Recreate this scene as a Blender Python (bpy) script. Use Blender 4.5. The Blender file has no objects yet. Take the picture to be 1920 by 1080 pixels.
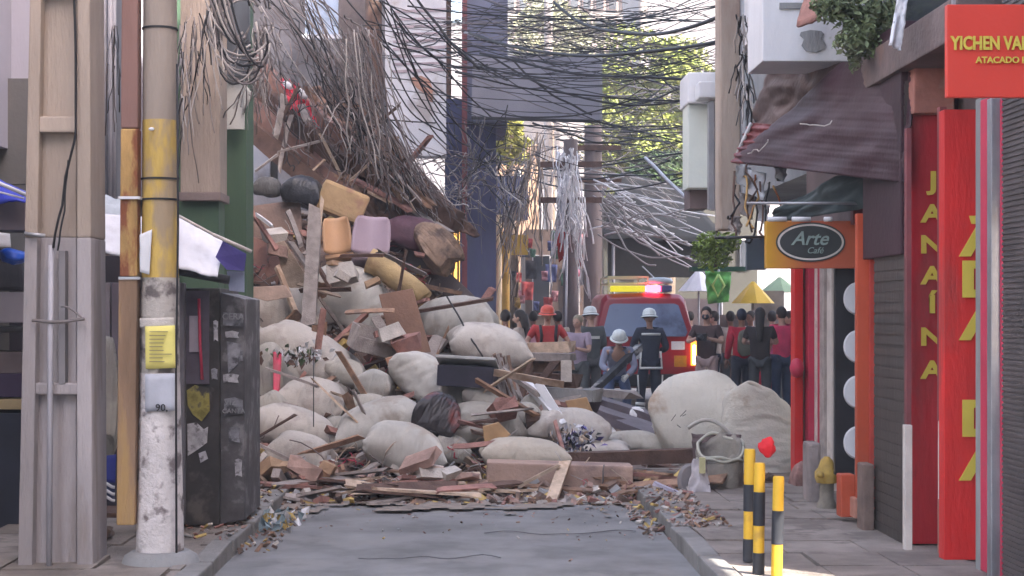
import bpy, bmesh, math, random
from mathutils import Vector, Matrix, Euler, noise
R = math.radians
S = bpy.context.scene
COL = S.collection
# ---------------------------------------------------------------- camera, sky, sun, exposure
F, CX, CY, CH = 3000.0, 885.0, 588.0, 1.75      # focal length in pixels, principal point, camera height
cd = bpy.data.cameras.new("camera"); cam = bpy.data.objects.new("camera", cd); COL.objects.link(cam)
cam.location = (0, 0, CH); cam.rotation_euler = (R(90), 0, 0)
cd.sensor_width = 36; cd.lens = 36 * F / 1920
cd.shift_x = (960 - CX) / 1920; cd.shift_y = (CY - 540) / 1920
cd.clip_start = 0.1; cd.clip_end = 600
S.camera = cam
SUN = Vector((0.55, -0.53, 0.65)).normalized()
el = math.asin(SUN.z); az = math.atan2(SUN.x, SUN.y)
w = bpy.data.worlds.new("World"); S.world = w; w.use_nodes = True
nt = w.node_tree; nt.nodes.clear()
sky = nt.nodes.new('ShaderNodeTexSky'); sky.sky_type = 'NISHITA'; sky.sun_disc = False
sky.sun_elevation = el; sky.sun_rotation = az; sky.air_density = 1.0; sky.dust_density = 2.5
bg = nt.nodes.new('ShaderNodeBackground'); bg.inputs[1].default_value = 0.15
out = nt.nodes.new('ShaderNodeOutputWorld')
wm = nt.nodes.new('ShaderNodeMix'); wm.data_type = 'RGBA'; wm.blend_type = 'MULTIPLY'; wm.inputs[0].default_value = 1; wm.inputs[7].default_value = (1.0, .865, .775, 1)
nt.links.new(sky.outputs[0], wm.inputs[6]); nt.links.new(wm.outputs[2], bg.inputs[0]); nt.links.new(bg.outputs[0], out.inputs[0])
sd = bpy.data.lights.new("sun", 'SUN'); so = bpy.data.objects.new("sun", sd); COL.objects.link(so)
sd.energy = 2.6; sd.angle = R(0.6); sd.color = (1, .95, .86)
so.rotation_euler = (-SUN).to_track_quat('-Z', 'Y').to_euler(); so.location = (8, -8, 30)
S.view_settings.view_transform = 'Standard'; S.view_settings.look = 'None'
S.view_settings.exposure = 3.25; S.view_settings.gamma = 1
S.render.engine = 'CYCLES'; S.cycles.max_bounces = 6; S.cycles.diffuse_bounces = 4
# ---------------------------------------------------------------- helpers
def P(px, py, Y): return Vector(((px - CX) * Y / F, Y, CH + (CY - py) * Y / F))
def M(n, Y): return n * Y / F
MATS = {}
def mat(name, col, rough=.8, var=.18, sc=3, bump=.25, bsc=30, metal=0, stain=None, ssc=1.2, sth=.55, emit=0, rnd=0, alpha=1, spec=.3, wave=None, streak=0):
    if name in MATS: return MATS[name]
    m = bpy.data.materials.new(name); m.use_nodes = True; n = m.node_tree; L = n.links.new
    b = n.nodes['Principled BSDF']; b.inputs['Roughness'].default_value = rough; b.inputs['Metallic'].default_value = metal
    b.inputs['Specular IOR Level'].default_value = spec
    tc = n.nodes.new('ShaderNodeTexCoord'); oi = n.nodes.new('ShaderNodeObjectInfo')
    ad = n.nodes.new('ShaderNodeVectorMath'); ad.operation = 'ADD'
    rm = n.nodes.new('ShaderNodeVectorMath'); rm.operation = 'SCALE'; rm.inputs[0].default_value = (7.3, 3.1, 5.7)
    L(oi.outputs['Random'], rm.inputs['Scale']); L(tc.outputs['Object'], ad.inputs[0]); L(rm.outputs[0], ad.inputs[1])
    def nz(scale, det=5, vec=None):
        t = n.nodes.new('ShaderNodeTexNoise'); t.inputs['Scale'].default_value = scale; t.inputs['Detail'].default_value = det
        t.inputs['Roughness'].default_value = .6; L(vec or ad.outputs[0], t.inputs['Vector']); return t
    vec = None
    if streak:
        mp = n.nodes.new('ShaderNodeMapping'); mp.inputs['Scale'].default_value = (1, 1, 1 / streak) if streak > 0 else (1 / -streak, 1, 1)
        L(ad.outputs[0], mp.inputs[0]); vec = mp.outputs[0]
    t = nz(sc, 6, vec)
    c = Vector(col)
    mx = n.nodes.new('ShaderNodeMix'); mx.data_type = 'RGBA'
    mx.inputs[6].default_value = (*(c * (1 - var * 1.6)), 1); mx.inputs[7].default_value = (*[min(.95, x) for x in c * (1 + var * 1.4)], 1)
    mr = n.nodes.new('ShaderNodeMapRange'); mr.inputs[1].default_value = .3; mr.inputs[2].default_value = .7
    L(t.outputs[0], mr.inputs[0]); L(mr.outputs[0], mx.inputs[0]); cur = mx.outputs[2]
    if stain:
        s = nz(ssc, 8, vec); r2 = n.nodes.new('ShaderNodeMapRange'); r2.inputs[1].default_value = sth; r2.inputs[2].default_value = sth + .09
        L(s.outputs[0], r2.inputs[0]); m2 = n.nodes.new('ShaderNodeMix'); m2.data_type = 'RGBA'
        m2.inputs[7].default_value = (*stain, 1); L(cur, m2.inputs[6]); L(r2.outputs[0], m2.inputs[0]); cur = m2.outputs[2]
    if rnd:
        hs = n.nodes.new('ShaderNodeHueSaturation'); r3 = n.nodes.new('ShaderNodeMapRange')
        r3.inputs[3].default_value = 1 - rnd; r3.inputs[4].default_value = 1 + rnd
        L(oi.outputs['Random'], r3.inputs[0]); L(r3.outputs[0], hs.inputs['Value']); L(cur, hs.inputs['Color']); cur = hs.outputs[0]
    L(cur, b.inputs['Base Color'])
    if bump:
        bt = nz(bsc, 4, vec); h = bt.outputs[0]
        if wave:
            wv = n.nodes.new('ShaderNodeTexWave'); wv.bands_direction = wave[0]; wv.inputs['Scale'].default_value = wave[1]; wv.inputs['Distortion'].default_value = wave[2] if len(wave) > 2 else .3
            L(tc.outputs['Object'], wv.inputs['Vector']); ma = n.nodes.new('ShaderNodeMath'); ma.operation = 'ADD'; L(wv.outputs['Fac'], ma.inputs[0]); L(h, ma.inputs[1]); h = ma.outputs[0]
        bp = n.nodes.new('ShaderNodeBump'); bp.inputs['Strength'].default_value = bump; bp.inputs['Distance'].default_value = .02
        L(h, bp.inputs['Height']); L(bp.outputs[0], b.inputs['Normal'])
    if emit: b.inputs['Emission Color'].default_value = (*col, 1); b.inputs['Emission Strength'].default_value = emit
    MATS[name] = m; return m
BASE = {}
class MB:
    def __init__(s): s.v = []; s.f = []; s.m = []; s.s = []
    def add(s, vs, fs, mi=0, sm=False):
        o = len(s.v); s.v += [Vector(v) for v in vs]
        for f in fs: s.f.append([i + o for i in f]); s.m.append(mi); s.s.append(sm)
        return s
    def box(s, c, size, rot=None, mi=0):
        c = Vector(c); hx, hy, hz = [k / 2 for k in size]
        vs = [Vector((x * hx, y * hy, z * hz)) for x in (-1, 1) for y in (-1, 1) for z in (-1, 1)]
        if rot is not None:
            m = rot if isinstance(rot, Matrix) else Euler(rot).to_matrix()
            vs = [m @ v for v in vs]
        return s.add([v + c for v in vs], [(0, 1, 3, 2), (4, 6, 7, 5), (0, 4, 5, 1), (2, 3, 7, 6), (0, 2, 6, 4), (1, 5, 7, 3)], mi)
    def pb(s, x0, x1, y0, y1, Y, d=.2, mi=0):           # upright box whose front stands at distance Y
        a = P(x0, y1, Y); b = P(x1, y0, Y)
        return s.box(((a.x + b.x) / 2, Y + d / 2, (a.z + b.z) / 2), (b.x - a.x, d, b.z - a.z), None, mi)
    def beam(s, p0, p1, w, t, roll=0, mi=0, jag=0):
        p0 = Vector(p0); p1 = Vector(p1); d = p1 - p0; L = d.length; q = d.to_track_quat('X', 'Z').to_matrix() @ Matrix.Rotation(R(roll), 3, 'X')
        n = 5; vs = []; fs = []
        for i in range(n + 1):
            x = -L / 2 + L * i / n
            for (a, b) in ((-1, -1), (1, -1), (1, 1), (-1, 1)):
                k = random.uniform(-jag, jag) * (3 if i in (0, n) else .35)
                vs.append(q @ Vector((x + (random.uniform(-jag, jag) * 5 if i in (0, n) else 0), a * w / 2 + k * .5, b * t / 2 + k * .3)) + (p0 + p1) / 2)
        for i in range(n):
            for j in range(4): fs.append((i * 4 + j, i * 4 + (j + 1) % 4, i * 4 + 4 + (j + 1) % 4, i * 4 + 4 + j))
        fs += [(3, 2, 1, 0), tuple(n * 4 + j for j in range(4))]
        return s.add(vs, fs, mi)
    def tube(s, pts, r, n=6, mi=0, r1=None, caps=True):
        pts = [Vector(p) for p in pts]; k = len(pts); r1 = r if r1 is None else r1; vs = []; fs = []; up = Vector((.13, .31, .94))
        for i, p in enumerate(pts):
            d = (pts[min(i + 1, k - 1)] - pts[max(i - 1, 0)])
            d = d.normalized() if d.length > 1e-6 else Vector((0, 0, 1))
            u = d.cross(up)
            if u.length < .1: u = d.cross(Vector((1, 0, .1)))
            u.normalize(); v = d.cross(u); rr = r + (r1 - r) * i / max(1, k - 1)
            for j in range(n):
                a = 2 * math.pi * j / n; vs.append(p + (u * math.cos(a) + v * math.sin(a)) * rr)
        for i in range(k - 1):
            for j in range(n): fs.append((i * n + j, i * n + (j + 1) % n, (i + 1) * n + (j + 1) % n, (i + 1) * n + j))
        if caps: fs += [tuple(range(n))[::-1], tuple((k - 1) * n + j for j in range(n))]
        return s.add(vs, fs, mi, True)
    def prism(s, pts, Y, d, mi=0):                       # outline at distance Y given real thickness d
        f = [P(x, y, Y) for x, y in pts]; n = len(f)
        vs = f + [v + Vector((0, d, 0)) for v in f]
        return s.add(vs, [tuple(range(n)), tuple(range(n, 2 * n))[::-1]] + [(i, i + n, (i + 1) % n + n, (i + 1) % n) for i in range(n)], mi)
    def lathe(s, c, prof, n=20, mi=0, sm=True, rot=None, sx=1):
        c = Vector(c); vs = []; fs = []; k = len(prof)
        for r, z in prof:
            for j in range(n):
                a = 2 * math.pi * j / n; v = Vector((r * math.cos(a) * sx, r * math.sin(a), z))
                if rot is not None: v = Euler(rot).to_matrix() @ v
                vs.append(c + v)
        for i in range(k - 1):
            for j in range(n): fs.append((i * n + j, i * n + (j + 1) % n, (i + 1) * n + (j + 1) % n, (i + 1) * n + j))
        s.add(vs, fs, mi, sm)
        s.add([vs[j] for j in range(n)], [tuple(range(n))[::-1]], mi); s.add([vs[(k - 1) * n + j] for j in range(n)], [tuple(range(n))], mi)
        return s
    def sheet(s, c00, c10, c11, c01, nu=16, nv=12, th=.01, fn=None, mi=0, sm=True):
        c00, c10, c11, c01 = map(Vector, (c00, c10, c11, c01)); N = (c10 - c00).cross(c01 - c00).normalized(); vs = []; fs = []
        for k in (0, 1):
            for j in range(nv + 1):
                for i in range(nu + 1):
                    u, v = i / nu, j / nv
                    p = c00 * (1 - u) * (1 - v) + c10 * u * (1 - v) + c11 * u * v + c01 * (1 - u) * v
                    if fn: p = p + (fn(u, v, N) or Vector())
                    vs.append(p + N * th * k)
        q = (nu + 1) * (nv + 1)
        for j in range(nv):
            for i in range(nu):
                a = j * (nu + 1) + i; f = (a, a + 1, a + nu + 2, a + nu + 1); fs.append(f[::-1]); fs.append(tuple(x + q for x in f))
        for i in range(nu):
            fs.append((i, i + 1, i + 1 + q, i + q)); a = nv * (nu + 1) + i; fs.append((a, a + q, a + 1 + q, a + 1))
        for j in range(nv):
            a = j * (nu + 1); b = a + nu + 1; fs.append((a, a + q, b + q, b)); a += nu; b += nu; fs.append((a, b, b + q, a + q))
        return s.add(vs, fs, mi, sm)
    def blob(s, c, hs, rot=(0, 0, 0), seed=0, e=.8, nz=.08, sub=5, crease=.03, pinch=.25, sag=.3, mi=0, flat=.5):
        bm = bmesh.new(); bmesh.ops.create_icosphere(bm, subdivisions=sub, radius=1); rm = Euler(rot).to_matrix(); o = Vector((seed * 3.7, seed * 1.3, -seed * 2.1)); vs = []
        rs = random.Random(seed * 31 + 7); PL = []
        for _k in range(9 if nz < .2 else 0):
            dd = Vector((rs.gauss(0, .8), rs.gauss(0, 1), rs.gauss(0, 1))).normalized(); PL.append((dd, rs.uniform(.70, .93)))
        for v in bm.verts:
            n = v.co.copy(); p = Vector([math.copysign(abs(k) ** e, k) for k in n])
            for dd, of in PL:
                ex = p.dot(dd) - of
                if ex > 0: p -= dd * ex * flat
            t = abs(p.x); p.y *= 1 - pinch * t ** 4; p.z *= 1 - pinch * t ** 4
            if p.z < 0: p.z *= 1 - sag
            p *= 1 + nz * 1.6 * noise.noise(n * 1.3 + o) + nz * .7 * noise.noise(n * 3.1 + o)
            ang = math.atan2(p.y, p.z)
            cr = math.sin(ang * 9 + 5 * noise.noise(n * 2 + o)) * min(1, max(0, (t - .25) * 1.5)) * crease
            ns_ = Vector((n.x * 1.5, n.y * 3.6, n.z * 3.6)); wv_ = Vector((noise.noise(n * 2.2 + o), noise.noise(n * 2.2 - o), noise.noise(n * 2.2 + o * 3))) * .55
            rd = 1 - abs(noise.noise(ns_ + wv_ + o * 2)) * 5
            rd2 = 1 - abs(noise.noise(n * 5.6 + wv_ * 2 - o)) * 6
            p *= 1 + cr * .55 + max(0, rd) * crease * 1.5 - max(0, rd2) * crease * .35
            vs.append(Vector(c) + rm @ Vector((p.x * hs[0], p.y * hs[1], p.z * hs[2])))
        fs = [tuple(v.index for v in f.verts) for f in bm.faces]; bm.free()
        return s.add(vs, fs, mi, True)
    def ell(s, c, r, mi=0, sub=2, rot=(0, 0, 0)):
        bm = bmesh.new(); bmesh.ops.create_icosphere(bm, subdivisions=sub, radius=1); rm = Euler(rot).to_matrix()
        vs = [Vector(c) + rm @ Vector((v.co.x * r[0], v.co.y * r[1], v.co.z * r[2])) for v in bm.verts]
        fs = [tuple(v.index for v in f.verts) for f in bm.faces]; bm.free(); return s.add(vs, fs, mi, True)
    def join(s, me, xf=None, mi=0):
        return s.add([(xf @ v.co if xf else v.co) for v in me.vertices], [tuple(p.vertices) for p in me.polygons], mi, True)
    def build(s, name, mats, parent=None, label=None, cat=None, group=None, kind=None, bevel=0, o=None):
        me = bpy.data.meshes.new(name)
        if parent is not None: b = BASE[parent.name]
        elif o is not None: b = Vector(o)
        else:
            xs = [v.x for v in s.v]; ys = [v.y for v in s.v]; zs = [v.z for v in s.v]
            b = Vector(((min(xs) + max(xs)) / 2, (min(ys) + max(ys)) / 2, min(zs)))
        me.from_pydata([v - b for v in s.v], [], s.f)
        if not isinstance(mats, (list, tuple)): mats = [mats]
        for m in mats: me.materials.append(m)
        for p, mi, sm in zip(me.polygons, s.m, s.s): p.material_index = mi; p.use_smooth = sm
        bm = bmesh.new(); bm.from_mesh(me); bmesh.ops.recalc_face_normals(bm, faces=bm.faces)
        if bevel:
            es = [e for e in bm.edges if len(e.link_faces) == 2 and e.calc_face_angle(0) > .6]
            bmesh.ops.bevel(bm, geom=es, offset=bevel, segments=2, affect='EDGES', profile=.6, clamp_overlap=True)
        bm.to_mesh(me); bm.free(); me.update()
        ob = bpy.data.objects.new(name, me); COL.objects.link(ob); BASE[ob.name] = b
        if parent is not None: ob.parent = parent
        else: ob.location = b
        tag(ob, label, cat, group, kind); return ob
def tag(o, label=None, cat=None, group=None, kind=None):
    if label: o['label'] = label
    if cat: o['category'] = cat
    if group: o['group'] = group
    if kind: o['kind'] = kind
    return o
def thing(name, label, cat, loc, group=None, kind=None):
    o = bpy.data.objects.new(name, None); COL.objects.link(o); o.location = loc; o.empty_display_size = .1
    BASE[o.name] = Vector(loc); return tag(o, label, cat, group, kind)
def text_mesh(txt, h, ext=.004, shear=0, bold=0, sx=1):
    cu = bpy.data.curves.new("t", 'FONT'); cu.body = txt; cu.size = h / .72; cu.extrude = ext; cu.align_x = 'CENTER'; cu.align_y = 'CENTER'; cu.shear = shear; cu.offset = bold; cu.resolution_u = 3
    ob = bpy.data.objects.new("t", cu); COL.objects.link(ob); dg = bpy.context.evaluated_depsgraph_get(); dg.update()
    me = bpy.data.meshes.new_from_object(ob.evaluated_get(dg)); vs = [Vector((v.co.x * sx, -v.co.z, v.co.y)) for v in me.vertices]; fs = [tuple(p.vertices) for p in me.polygons]
    COL.objects.unlink(ob); bpy.data.objects.remove(ob); bpy.data.curves.remove(cu); bpy.data.meshes.remove(me); return vs, fs
def put_text(txt, px, py, Y, hpx, parent, m, label=None, **k):
    vs, fs = text_mesh(txt, M(hpx, Y), **k); c = P(px, py, Y); b = MB(); b.add([v + c for v in vs], fs)
    return b.build('lettering', m, parent, label=label)
def jit(v, a): return Vector((v.x + random.uniform(-a, a), v.y + random.uniform(-a, a), v.z + random.uniform(-a, a)))
def sag(p0, p1, s, n=14, wob=0):
    p0 = Vector(p0); p1 = Vector(p1); r = []; o = random.random() * 50
    for i in range(n + 1):
        t = i / n; p = p0.lerp(p1, t); p.z -= s * 4 * t * (1 - t)
        if wob:
            k = wob * math.sin(math.pi * t) ** .5 if 0 < t < 1 else 0
            p += Vector((noise.noise((t * 3, o, 0)), noise.noise((t * 3, o, 9)), noise.noise((t * 3, o, 5)))) * k
        r.append(p)
    return r
# ---------------------------------------------------------------- materials
asphalt = mat('asphalt', (.205, .20, .198), .85, .22, 1.5, .5, 120, stain=(.24, .228, .22), ssc=1.1, sth=.56)
pave = mat('pavement', (.25, .215, .19), .92, .3, 1.3, .8, 45, stain=(.17, .145, .13), ssc=2.2, sth=.53)
kerbm = mat('kerb_stone', (.21, .2, .19), .9, .2, 3, .5, 40)
conc = mat('concrete', (.40, .33, .275), .9, .16, 2.2, .6, 40, stain=(.27, .20, .165), ssc=2.0, sth=.55, streak=5)
conc_g = mat('grey_concrete', (.27, .27, .27), .9, .15, 1.6, .5, 40, stain=(.19, .185, .18), ssc=1.2, sth=.55, streak=4)
sackm = mat('woven_sack', (.55, .53, .485), .75, .13, 2.4, .5, 45, stain=(.44, .385, .33), ssc=2.6, sth=.53, rnd=.17, wave=('X', 38, 1.5))
sack_g = mat('grey_sack', (.39, .365, .32), .8, .1, 2.2, .35, 55, stain=(.28, .26, .24), ssc=1.7, sth=.55, rnd=.1, wave=('X', 38, 1.5))
sack_p = mat('pink_grey_sack', (.45, .415, .375), .8, .1, 2.2, .35, 55, stain=(.35, .31, .28), ssc=2.6, sth=.52, rnd=.1)
wood = mat('weathered_wood', (.27, .165, .11), .85, .25, 9, .5, 60, stain=(.14, .10, .08), ssc=3, sth=.56, rnd=.25)
wood_p = mat('pale_wood', (.47, .36, .27), .8, .2, 9, .4, 60, stain=(.33, .22, .15), ssc=3, sth=.57, rnd=.25)
wood_d = mat('dark_wood', (.11, .065, .05), .8, .25, 7, .5, 50, rnd=.25)
wood_r = mat('reddish_wood', (.29, .15, .125), .8, .25, 7, .5, 50, rnd=.2)
wood_g = mat('grey_wood', (.32, .28, .26), .9, .2, 8, .5, 60, rnd=.2)
dust = mat('dusty_rubble', (.15, .105, .085), 1, .3, 5, .9, 25, stain=(.30, .22, .19), ssc=3, sth=.55)
brick = mat('broken_brick', (.36, .24, .20), .9, .25, 6, .5, 40)
plaster = mat('plaster_chunk', (.50, .46, .42), .9, .15, 6, .5, 40)
yel = mat('mustard_scrap', (.50, .36, .13), .8, .2, 6, .3, 30)
rubm = [wood, wood_g, wood_d, brick, plaster, wood_r, dust, yel, conc_g]
red = mat('red_paint', (.60, .03, .028), .5, .16, 2.5, .3, 25, stain=(.40, .045, .04), ssc=2.2, sth=.58, streak=4)
orange = mat('orange_paint', (.47, .085, .04), .5, .14, 1.5, .15, 30, stain=(.42, .08, .05), ssc=1.2, sth=.58)
crimson = mat('crimson_paint', (.50, .04, .085), .5, .15, 1.5, .15, 30, stain=(.36, .07, .09), ssc=1.5, sth=.56)
maroon = mat('maroon_sheet', (.085, .035, .042), .5, .3, 2.5, .3, 20, stain=(.15, .045, .045), ssc=1.3, sth=.6)
dsheet = mat('grey_brown_sheet', (.13, .095, .09), .6, .3, 2, .4, 20, stain=(.20, .13, .11), ssc=1.8, sth=.56)
yellow = mat('yellow_paint', (.68, .42, .03), .5, .08, 4, .1, 30)
letter = mat('letter_yellow', (.62, .49, .08), .5, .05, 4, 0)
white = mat('white_paint', (.66, .66, .68), .6, .08, 2, .2, 30, stain=(.48, .47, .47), ssc=1.3, sth=.6, streak=3)
trim = mat('cream_trim', (.60, .55, .50), .6, .12, 4, .2, 30, stain=(.42, .36, .32), ssc=3, sth=.58)
black = mat('black_paint', (.03, .03, .034), .4, .2, 3, .1, 30)
glass = mat('dark_glass', (.035, .04, .05), .12, .2, 1, 0, spec=.6)
shutm = mat('shutter_metal', (.085, .072, .066), .5, .12, 2, .25, 20, metal=.3, stain=(.06, .05, .048), ssc=1, sth=.56, streak=4)
steel = mat('galvanised_steel', (.35, .35, .37), .45, .15, 3, .15, 30, metal=.6)
rust = mat('rusty_paint', (.42, .26, .10), .85, .25, 5, .7, 30, stain=(.20, .07, .035), ssc=7, sth=.48, streak=3)
cab_b = mat('black_cable', (.02, .02, .023), .6, .1, 2, 0)
cab_g = mat('grey_cable', (.17, .15, .148), .6, .2, 2, 0)
cab_w = mat('pale_cable', (.40, .365, .345), .6, .15, 2, 0)
cab_br = mat('brown_cable', (.16, .125, .12), .7, .2, 2, 0)
bluep = mat('blue_tarp', (.035, .05, .30), .5, .15, 3, .2, 20)
whtarp = mat('white_tarp', (.70, .70, .74), .6, .07, 3, .3, 12)
leafm = mat('green_leaves', (.20, .22, .06), .6, .35, 1.5, 0, stain=(.2, .26, .05), ssc=2.5, sth=.5)
leafd = mat('dark_leaves', (.05, .085, .035), .6, .3, 2, 0)
leafp = mat('dusty_plant_leaves', (.17, .21, .11), .7, .3, 4, 0, stain=(.2, .2, .13), ssc=5, sth=.55)
bark = mat('bark', (.12, .09, .07), .9, .2, 6, .6, 20)
skin_l = mat('skin_light', (.45, .27, .20), .6, .05, 6, 0); skin_d = mat('skin_brown', (.22, .115, .075), .6, .05, 6, 0)
hair = mat('dark_hair', (.025, .018, .016), .6, .2, 20, .3, 80)
refl = mat('reflective_tape', (.62, .62, .58), .35, .05, 4, 0)
cloths = {}
def cl(n, c): return mat('cloth_' + n, c, .9, .15, 5, .3, 25)
# ---------------------------------------------------------------- sack shapes: filled cloth settled by a short cloth simulation
def sim_sack(seed, nx=42, ny=30, L=1.0, W=.68, pressure=9.0, frames=34, shrink=-.12, tie=False):
    rs = random.Random(seed); bm = bmesh.new(); top = {}; bot = {}
    for j in range(ny + 1):
        for i in range(nx + 1):
            u = i / nx * 2 - 1; v = j / ny * 2 - 1; k = 1.0
            if tie and u > .55: k = 1 - (u - .55) / .45 * .78
            x = u * L; y = v * W * k; h = .10 * (1 - u ** 4) * (1 - v ** 4) + .01
            edge = i in (0, nx) or j in (0, ny)
            z = .45 + .05 * rs.uniform(-1, 1)
            top[i, j] = bm.verts.new((x, y, .5 + (0 if edge else h + .012 * rs.uniform(-1, 1))))
            bot[i, j] = top[i, j] if edge else bm.verts.new((x, y, .5 - h + .012 * rs.uniform(-1, 1)))
    for j in range(ny):
        for i in range(nx):
            bm.faces.new((top[i, j], top[i + 1, j], top[i + 1, j + 1], top[i, j + 1])); bm.faces.new((bot[i, j + 1], bot[i + 1, j + 1], bot[i + 1, j], bot[i, j]))
    me = bpy.data.meshes.new('sim'); bm.to_mesh(me); bm.free(); ob = bpy.data.objects.new('sim', me); COL.objects.link(ob); ob.rotation_euler = (rs.uniform(-.15, .15), rs.uniform(-.12, .12), 0)
    fm = bpy.data.meshes.new('fl'); fv = []; ff = []
    for j in range(9):
        for i in range(9): fv.append((-2 + i * .5, -2 + j * .5, -.15 + .16 * rs.random()))
    for j in range(8):
        for i in range(8): a = j * 9 + i; ff.append((a, a + 1, a + 10, a + 9))
    fm.from_pydata(fv, [], ff); fl = bpy.data.objects.new('fl', fm); COL.objects.link(fl); fl.modifiers.new('c', 'COLLISION')
    cm_ = ob.modifiers.new('cl', 'CLOTH'); c = cm_.settings; c.quality = 6; c.mass = .25; c.tension_stiffness = 40; c.compression_stiffness = 25; c.shear_stiffness = 6; c.bending_stiffness = .02
    c.use_pressure = True; c.uniform_pressure_force = pressure; c.shrink_min = shrink; c.air_damping = 2
    cm_.collision_settings.distance_min = .01; cm_.point_cache.frame_start = 1; cm_.point_cache.frame_end = frames + 5
    for f in range(1, frames + 1): S.frame_set(f)
    dg = bpy.context.evaluated_depsgraph_get(); ev = ob.evaluated_get(dg); r = bpy.data.meshes.new_from_object(ev); vs = [ob.matrix_world @ v.co for v in r.vertices]
    bpy.data.objects.remove(ob); bpy.data.objects.remove(fl)
    r2 = bpy.data.meshes.new('q'); r2.from_pydata(vs, [], [tuple(p.vertices) for p in r.polygons]); o2 = bpy.data.objects.new('q', r2); COL.objects.link(o2)
    sb = o2.modifiers.new('s', 'SUBSURF'); sb.levels = 1; dg = bpy.context.evaluated_depsgraph_get(); dg.update(); r3 = bpy.data.meshes.new_from_object(o2.evaluated_get(dg))
    V3 = [v.co.copy() for v in r3.vertices]; F3 = [tuple(p.vertices) for p in r3.polygons]; bpy.data.objects.remove(o2)
    lo = [min(v[k] for v in V3) for k in range(3)]; hi = [max(v[k] for v in V3) for k in range(3)]
    V3 = [Vector([(v[k] - (lo[k] + hi[k]) / 2) / ((hi[k] - lo[k]) / 2) for k in range(3)]) for v in V3]
    return V3, F3
SIMS = []
def make_sims():
    S.frame_start = 1; S.frame_end = 60
    for sd_, kw in ((1, dict(pressure=3.4)), (2, dict(pressure=1.6, shrink=-.1)), (3, dict(pressure=3, tie=True)), (4, dict(pressure=2.8, L=.9, W=.75, shrink=-.25)), (5, dict(pressure=2.4, tie=True, shrink=-.2)), (6, dict(pressure=5.5, L=.8, W=.8, shrink=-.2)), (7, dict(pressure=5, shrink=-.2))):
        SIMS.append(sim_sack(sd_, **kw))
    S.frame_set(1)
make_sims()
# ================================================================ setting
random.seed(4)
b = MB(); b.add([(-300, -60, -.012), (300, -60, -.012), (300, 500, -.012), (-300, 500, -.012)], [(0, 1, 2, 3)]); b.build('ground', asphalt, kind='structure', o=(0, 0, 0))
def rough_strip(name, x0, x1, y0, y1, z, m, amp, step=.25):
    nx = max(2, int((x1 - x0) / step)); ny = int((y1 - y0) / step); b = MB(); vs = []; fs = []
    for j in range(ny + 1):
        for i in range(nx + 1):
            x = x0 + (x1 - x0) * i / nx; y = y0 + (y1 - y0) * j / ny
            vs.append((x, y, z + amp * noise.noise((x * .9, y * .9, 0)) + amp * .4 * noise.noise((x * 3, y * 3, 4))))
    for j in range(ny):
        for i in range(nx): a = j * (nx + 1) + i; fs.append((a, a + 1, a + nx + 2, a + nx + 1))
    b.add(vs, fs, 0, True); return b.build(name, m, kind='structure', o=(0, 0, 0))
rough_strip('road', -1.72, 1.52, 2, 60, .01, asphalt, .012)
# narrow paved footways with slab joints, plus kerbs of separate worn stones in one kerb line
def footway(name, x0, x1, y0, y1):
    b = MB(); y = y0; rows = []
    while y < y1:
        L = random.uniform(.5, .62); x = x0
        while x < x1 - .05:
            W = min(random.uniform(.48, .6), x1 - x); dz = random.uniform(-.012, .008)
            b.box((x + W / 2, y + L / 2, .04 + dz), (W - .012, L - .012, .15), (random.uniform(-.012, .012), random.uniform(-.012, .012), 0)); x += W
        y += L
    b.box(((x0 + x1) / 2, (y0 + y1) / 2, .03), (x1 - x0, y1 - y0, .13)); return b.build(name, pave, kind='structure', o=(0, 0, 0))
footway('pavement', 1.68, 3.6, 3, 17.5); footway('pavement', -3.6, -1.86, 3, 15.5)
for nm, x in (('kerb', 1.6), ('kerb', -1.79)):
    b = MB(); y = 3
    while y < 17:
        L = random.uniform(.7, 1.1)
        if random.random() < .93: b.box((x + random.uniform(-.015, .015), y + L / 2, .055 + random.uniform(-.02, .01)), (.15, L - .02, .15), (random.uniform(-.02, .02), 0, random.uniform(-.02, .02)))
        y += L
    b.build(nm, kerbm, kind='structure', bevel=.015, o=(0, 0, 0))
b = MB(); nx_, ny_ = 60, 24
for j in range(ny_ - 1):
    for i in range(nx_ - 1):
        x0 = -1.7 + 3.15 * i / (nx_ - 1); y0 = 13.2 + 2.4 * j / (ny_ - 1); dx = 3.15 / (nx_ - 1); dy = 2.4 / (ny_ - 1)
        if noise.noise((x0 * 2.2, y0 * 3, 8)) + noise.noise((x0 * 6, y0 * 6, 2)) * .5 + (y0 - 14.2) * .8 > 0: b.add([(x0, y0, .034), (x0 + dx, y0, .034), (x0 + dx, y0 + dy, .034), (x0, y0 + dy, .034)], [(0, 1, 2, 3)])
b.build('dust', mat('road_dust', (.25, .21, .18), .95, .2, 6, .6, 60), kind='structure', o=(0, 0, 0))
# worn patches and tarred joints on the road are thin sheets above it
b = MB()
for (x, y, L, a) in [(.7, 12.6, 1.2, 3), (-.3, 11.3, 1.0, -4)]:
    pts = [Vector((x + L * (t / 16 - .5), y + .25 * noise.noise((t * .25, x * 3, y * 3)), .026)) for t in range(17)]
    for i in range(16): b.beam(pts[i], pts[i + 1], .008 + .008 * abs(noise.noise((i * .5, y, x))), .005)
b.build('road', mat('tar_joint', (.10, .097, .10), .9, .2, 5, 0), kind='structure', o=(0, 0, 0))
# ================================================================ buildings, right
def shell(name, label, x0, x1, y0, y1, z0, z1, m, cat='building'):
    return MB().box(((x0 + x1) / 2, (y0 + y1) / 2, (z0 + z1) / 2), (x1 - x0, y1 - y0, z1 - z0)).build(name, m, label=label, cat=cat)
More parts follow.
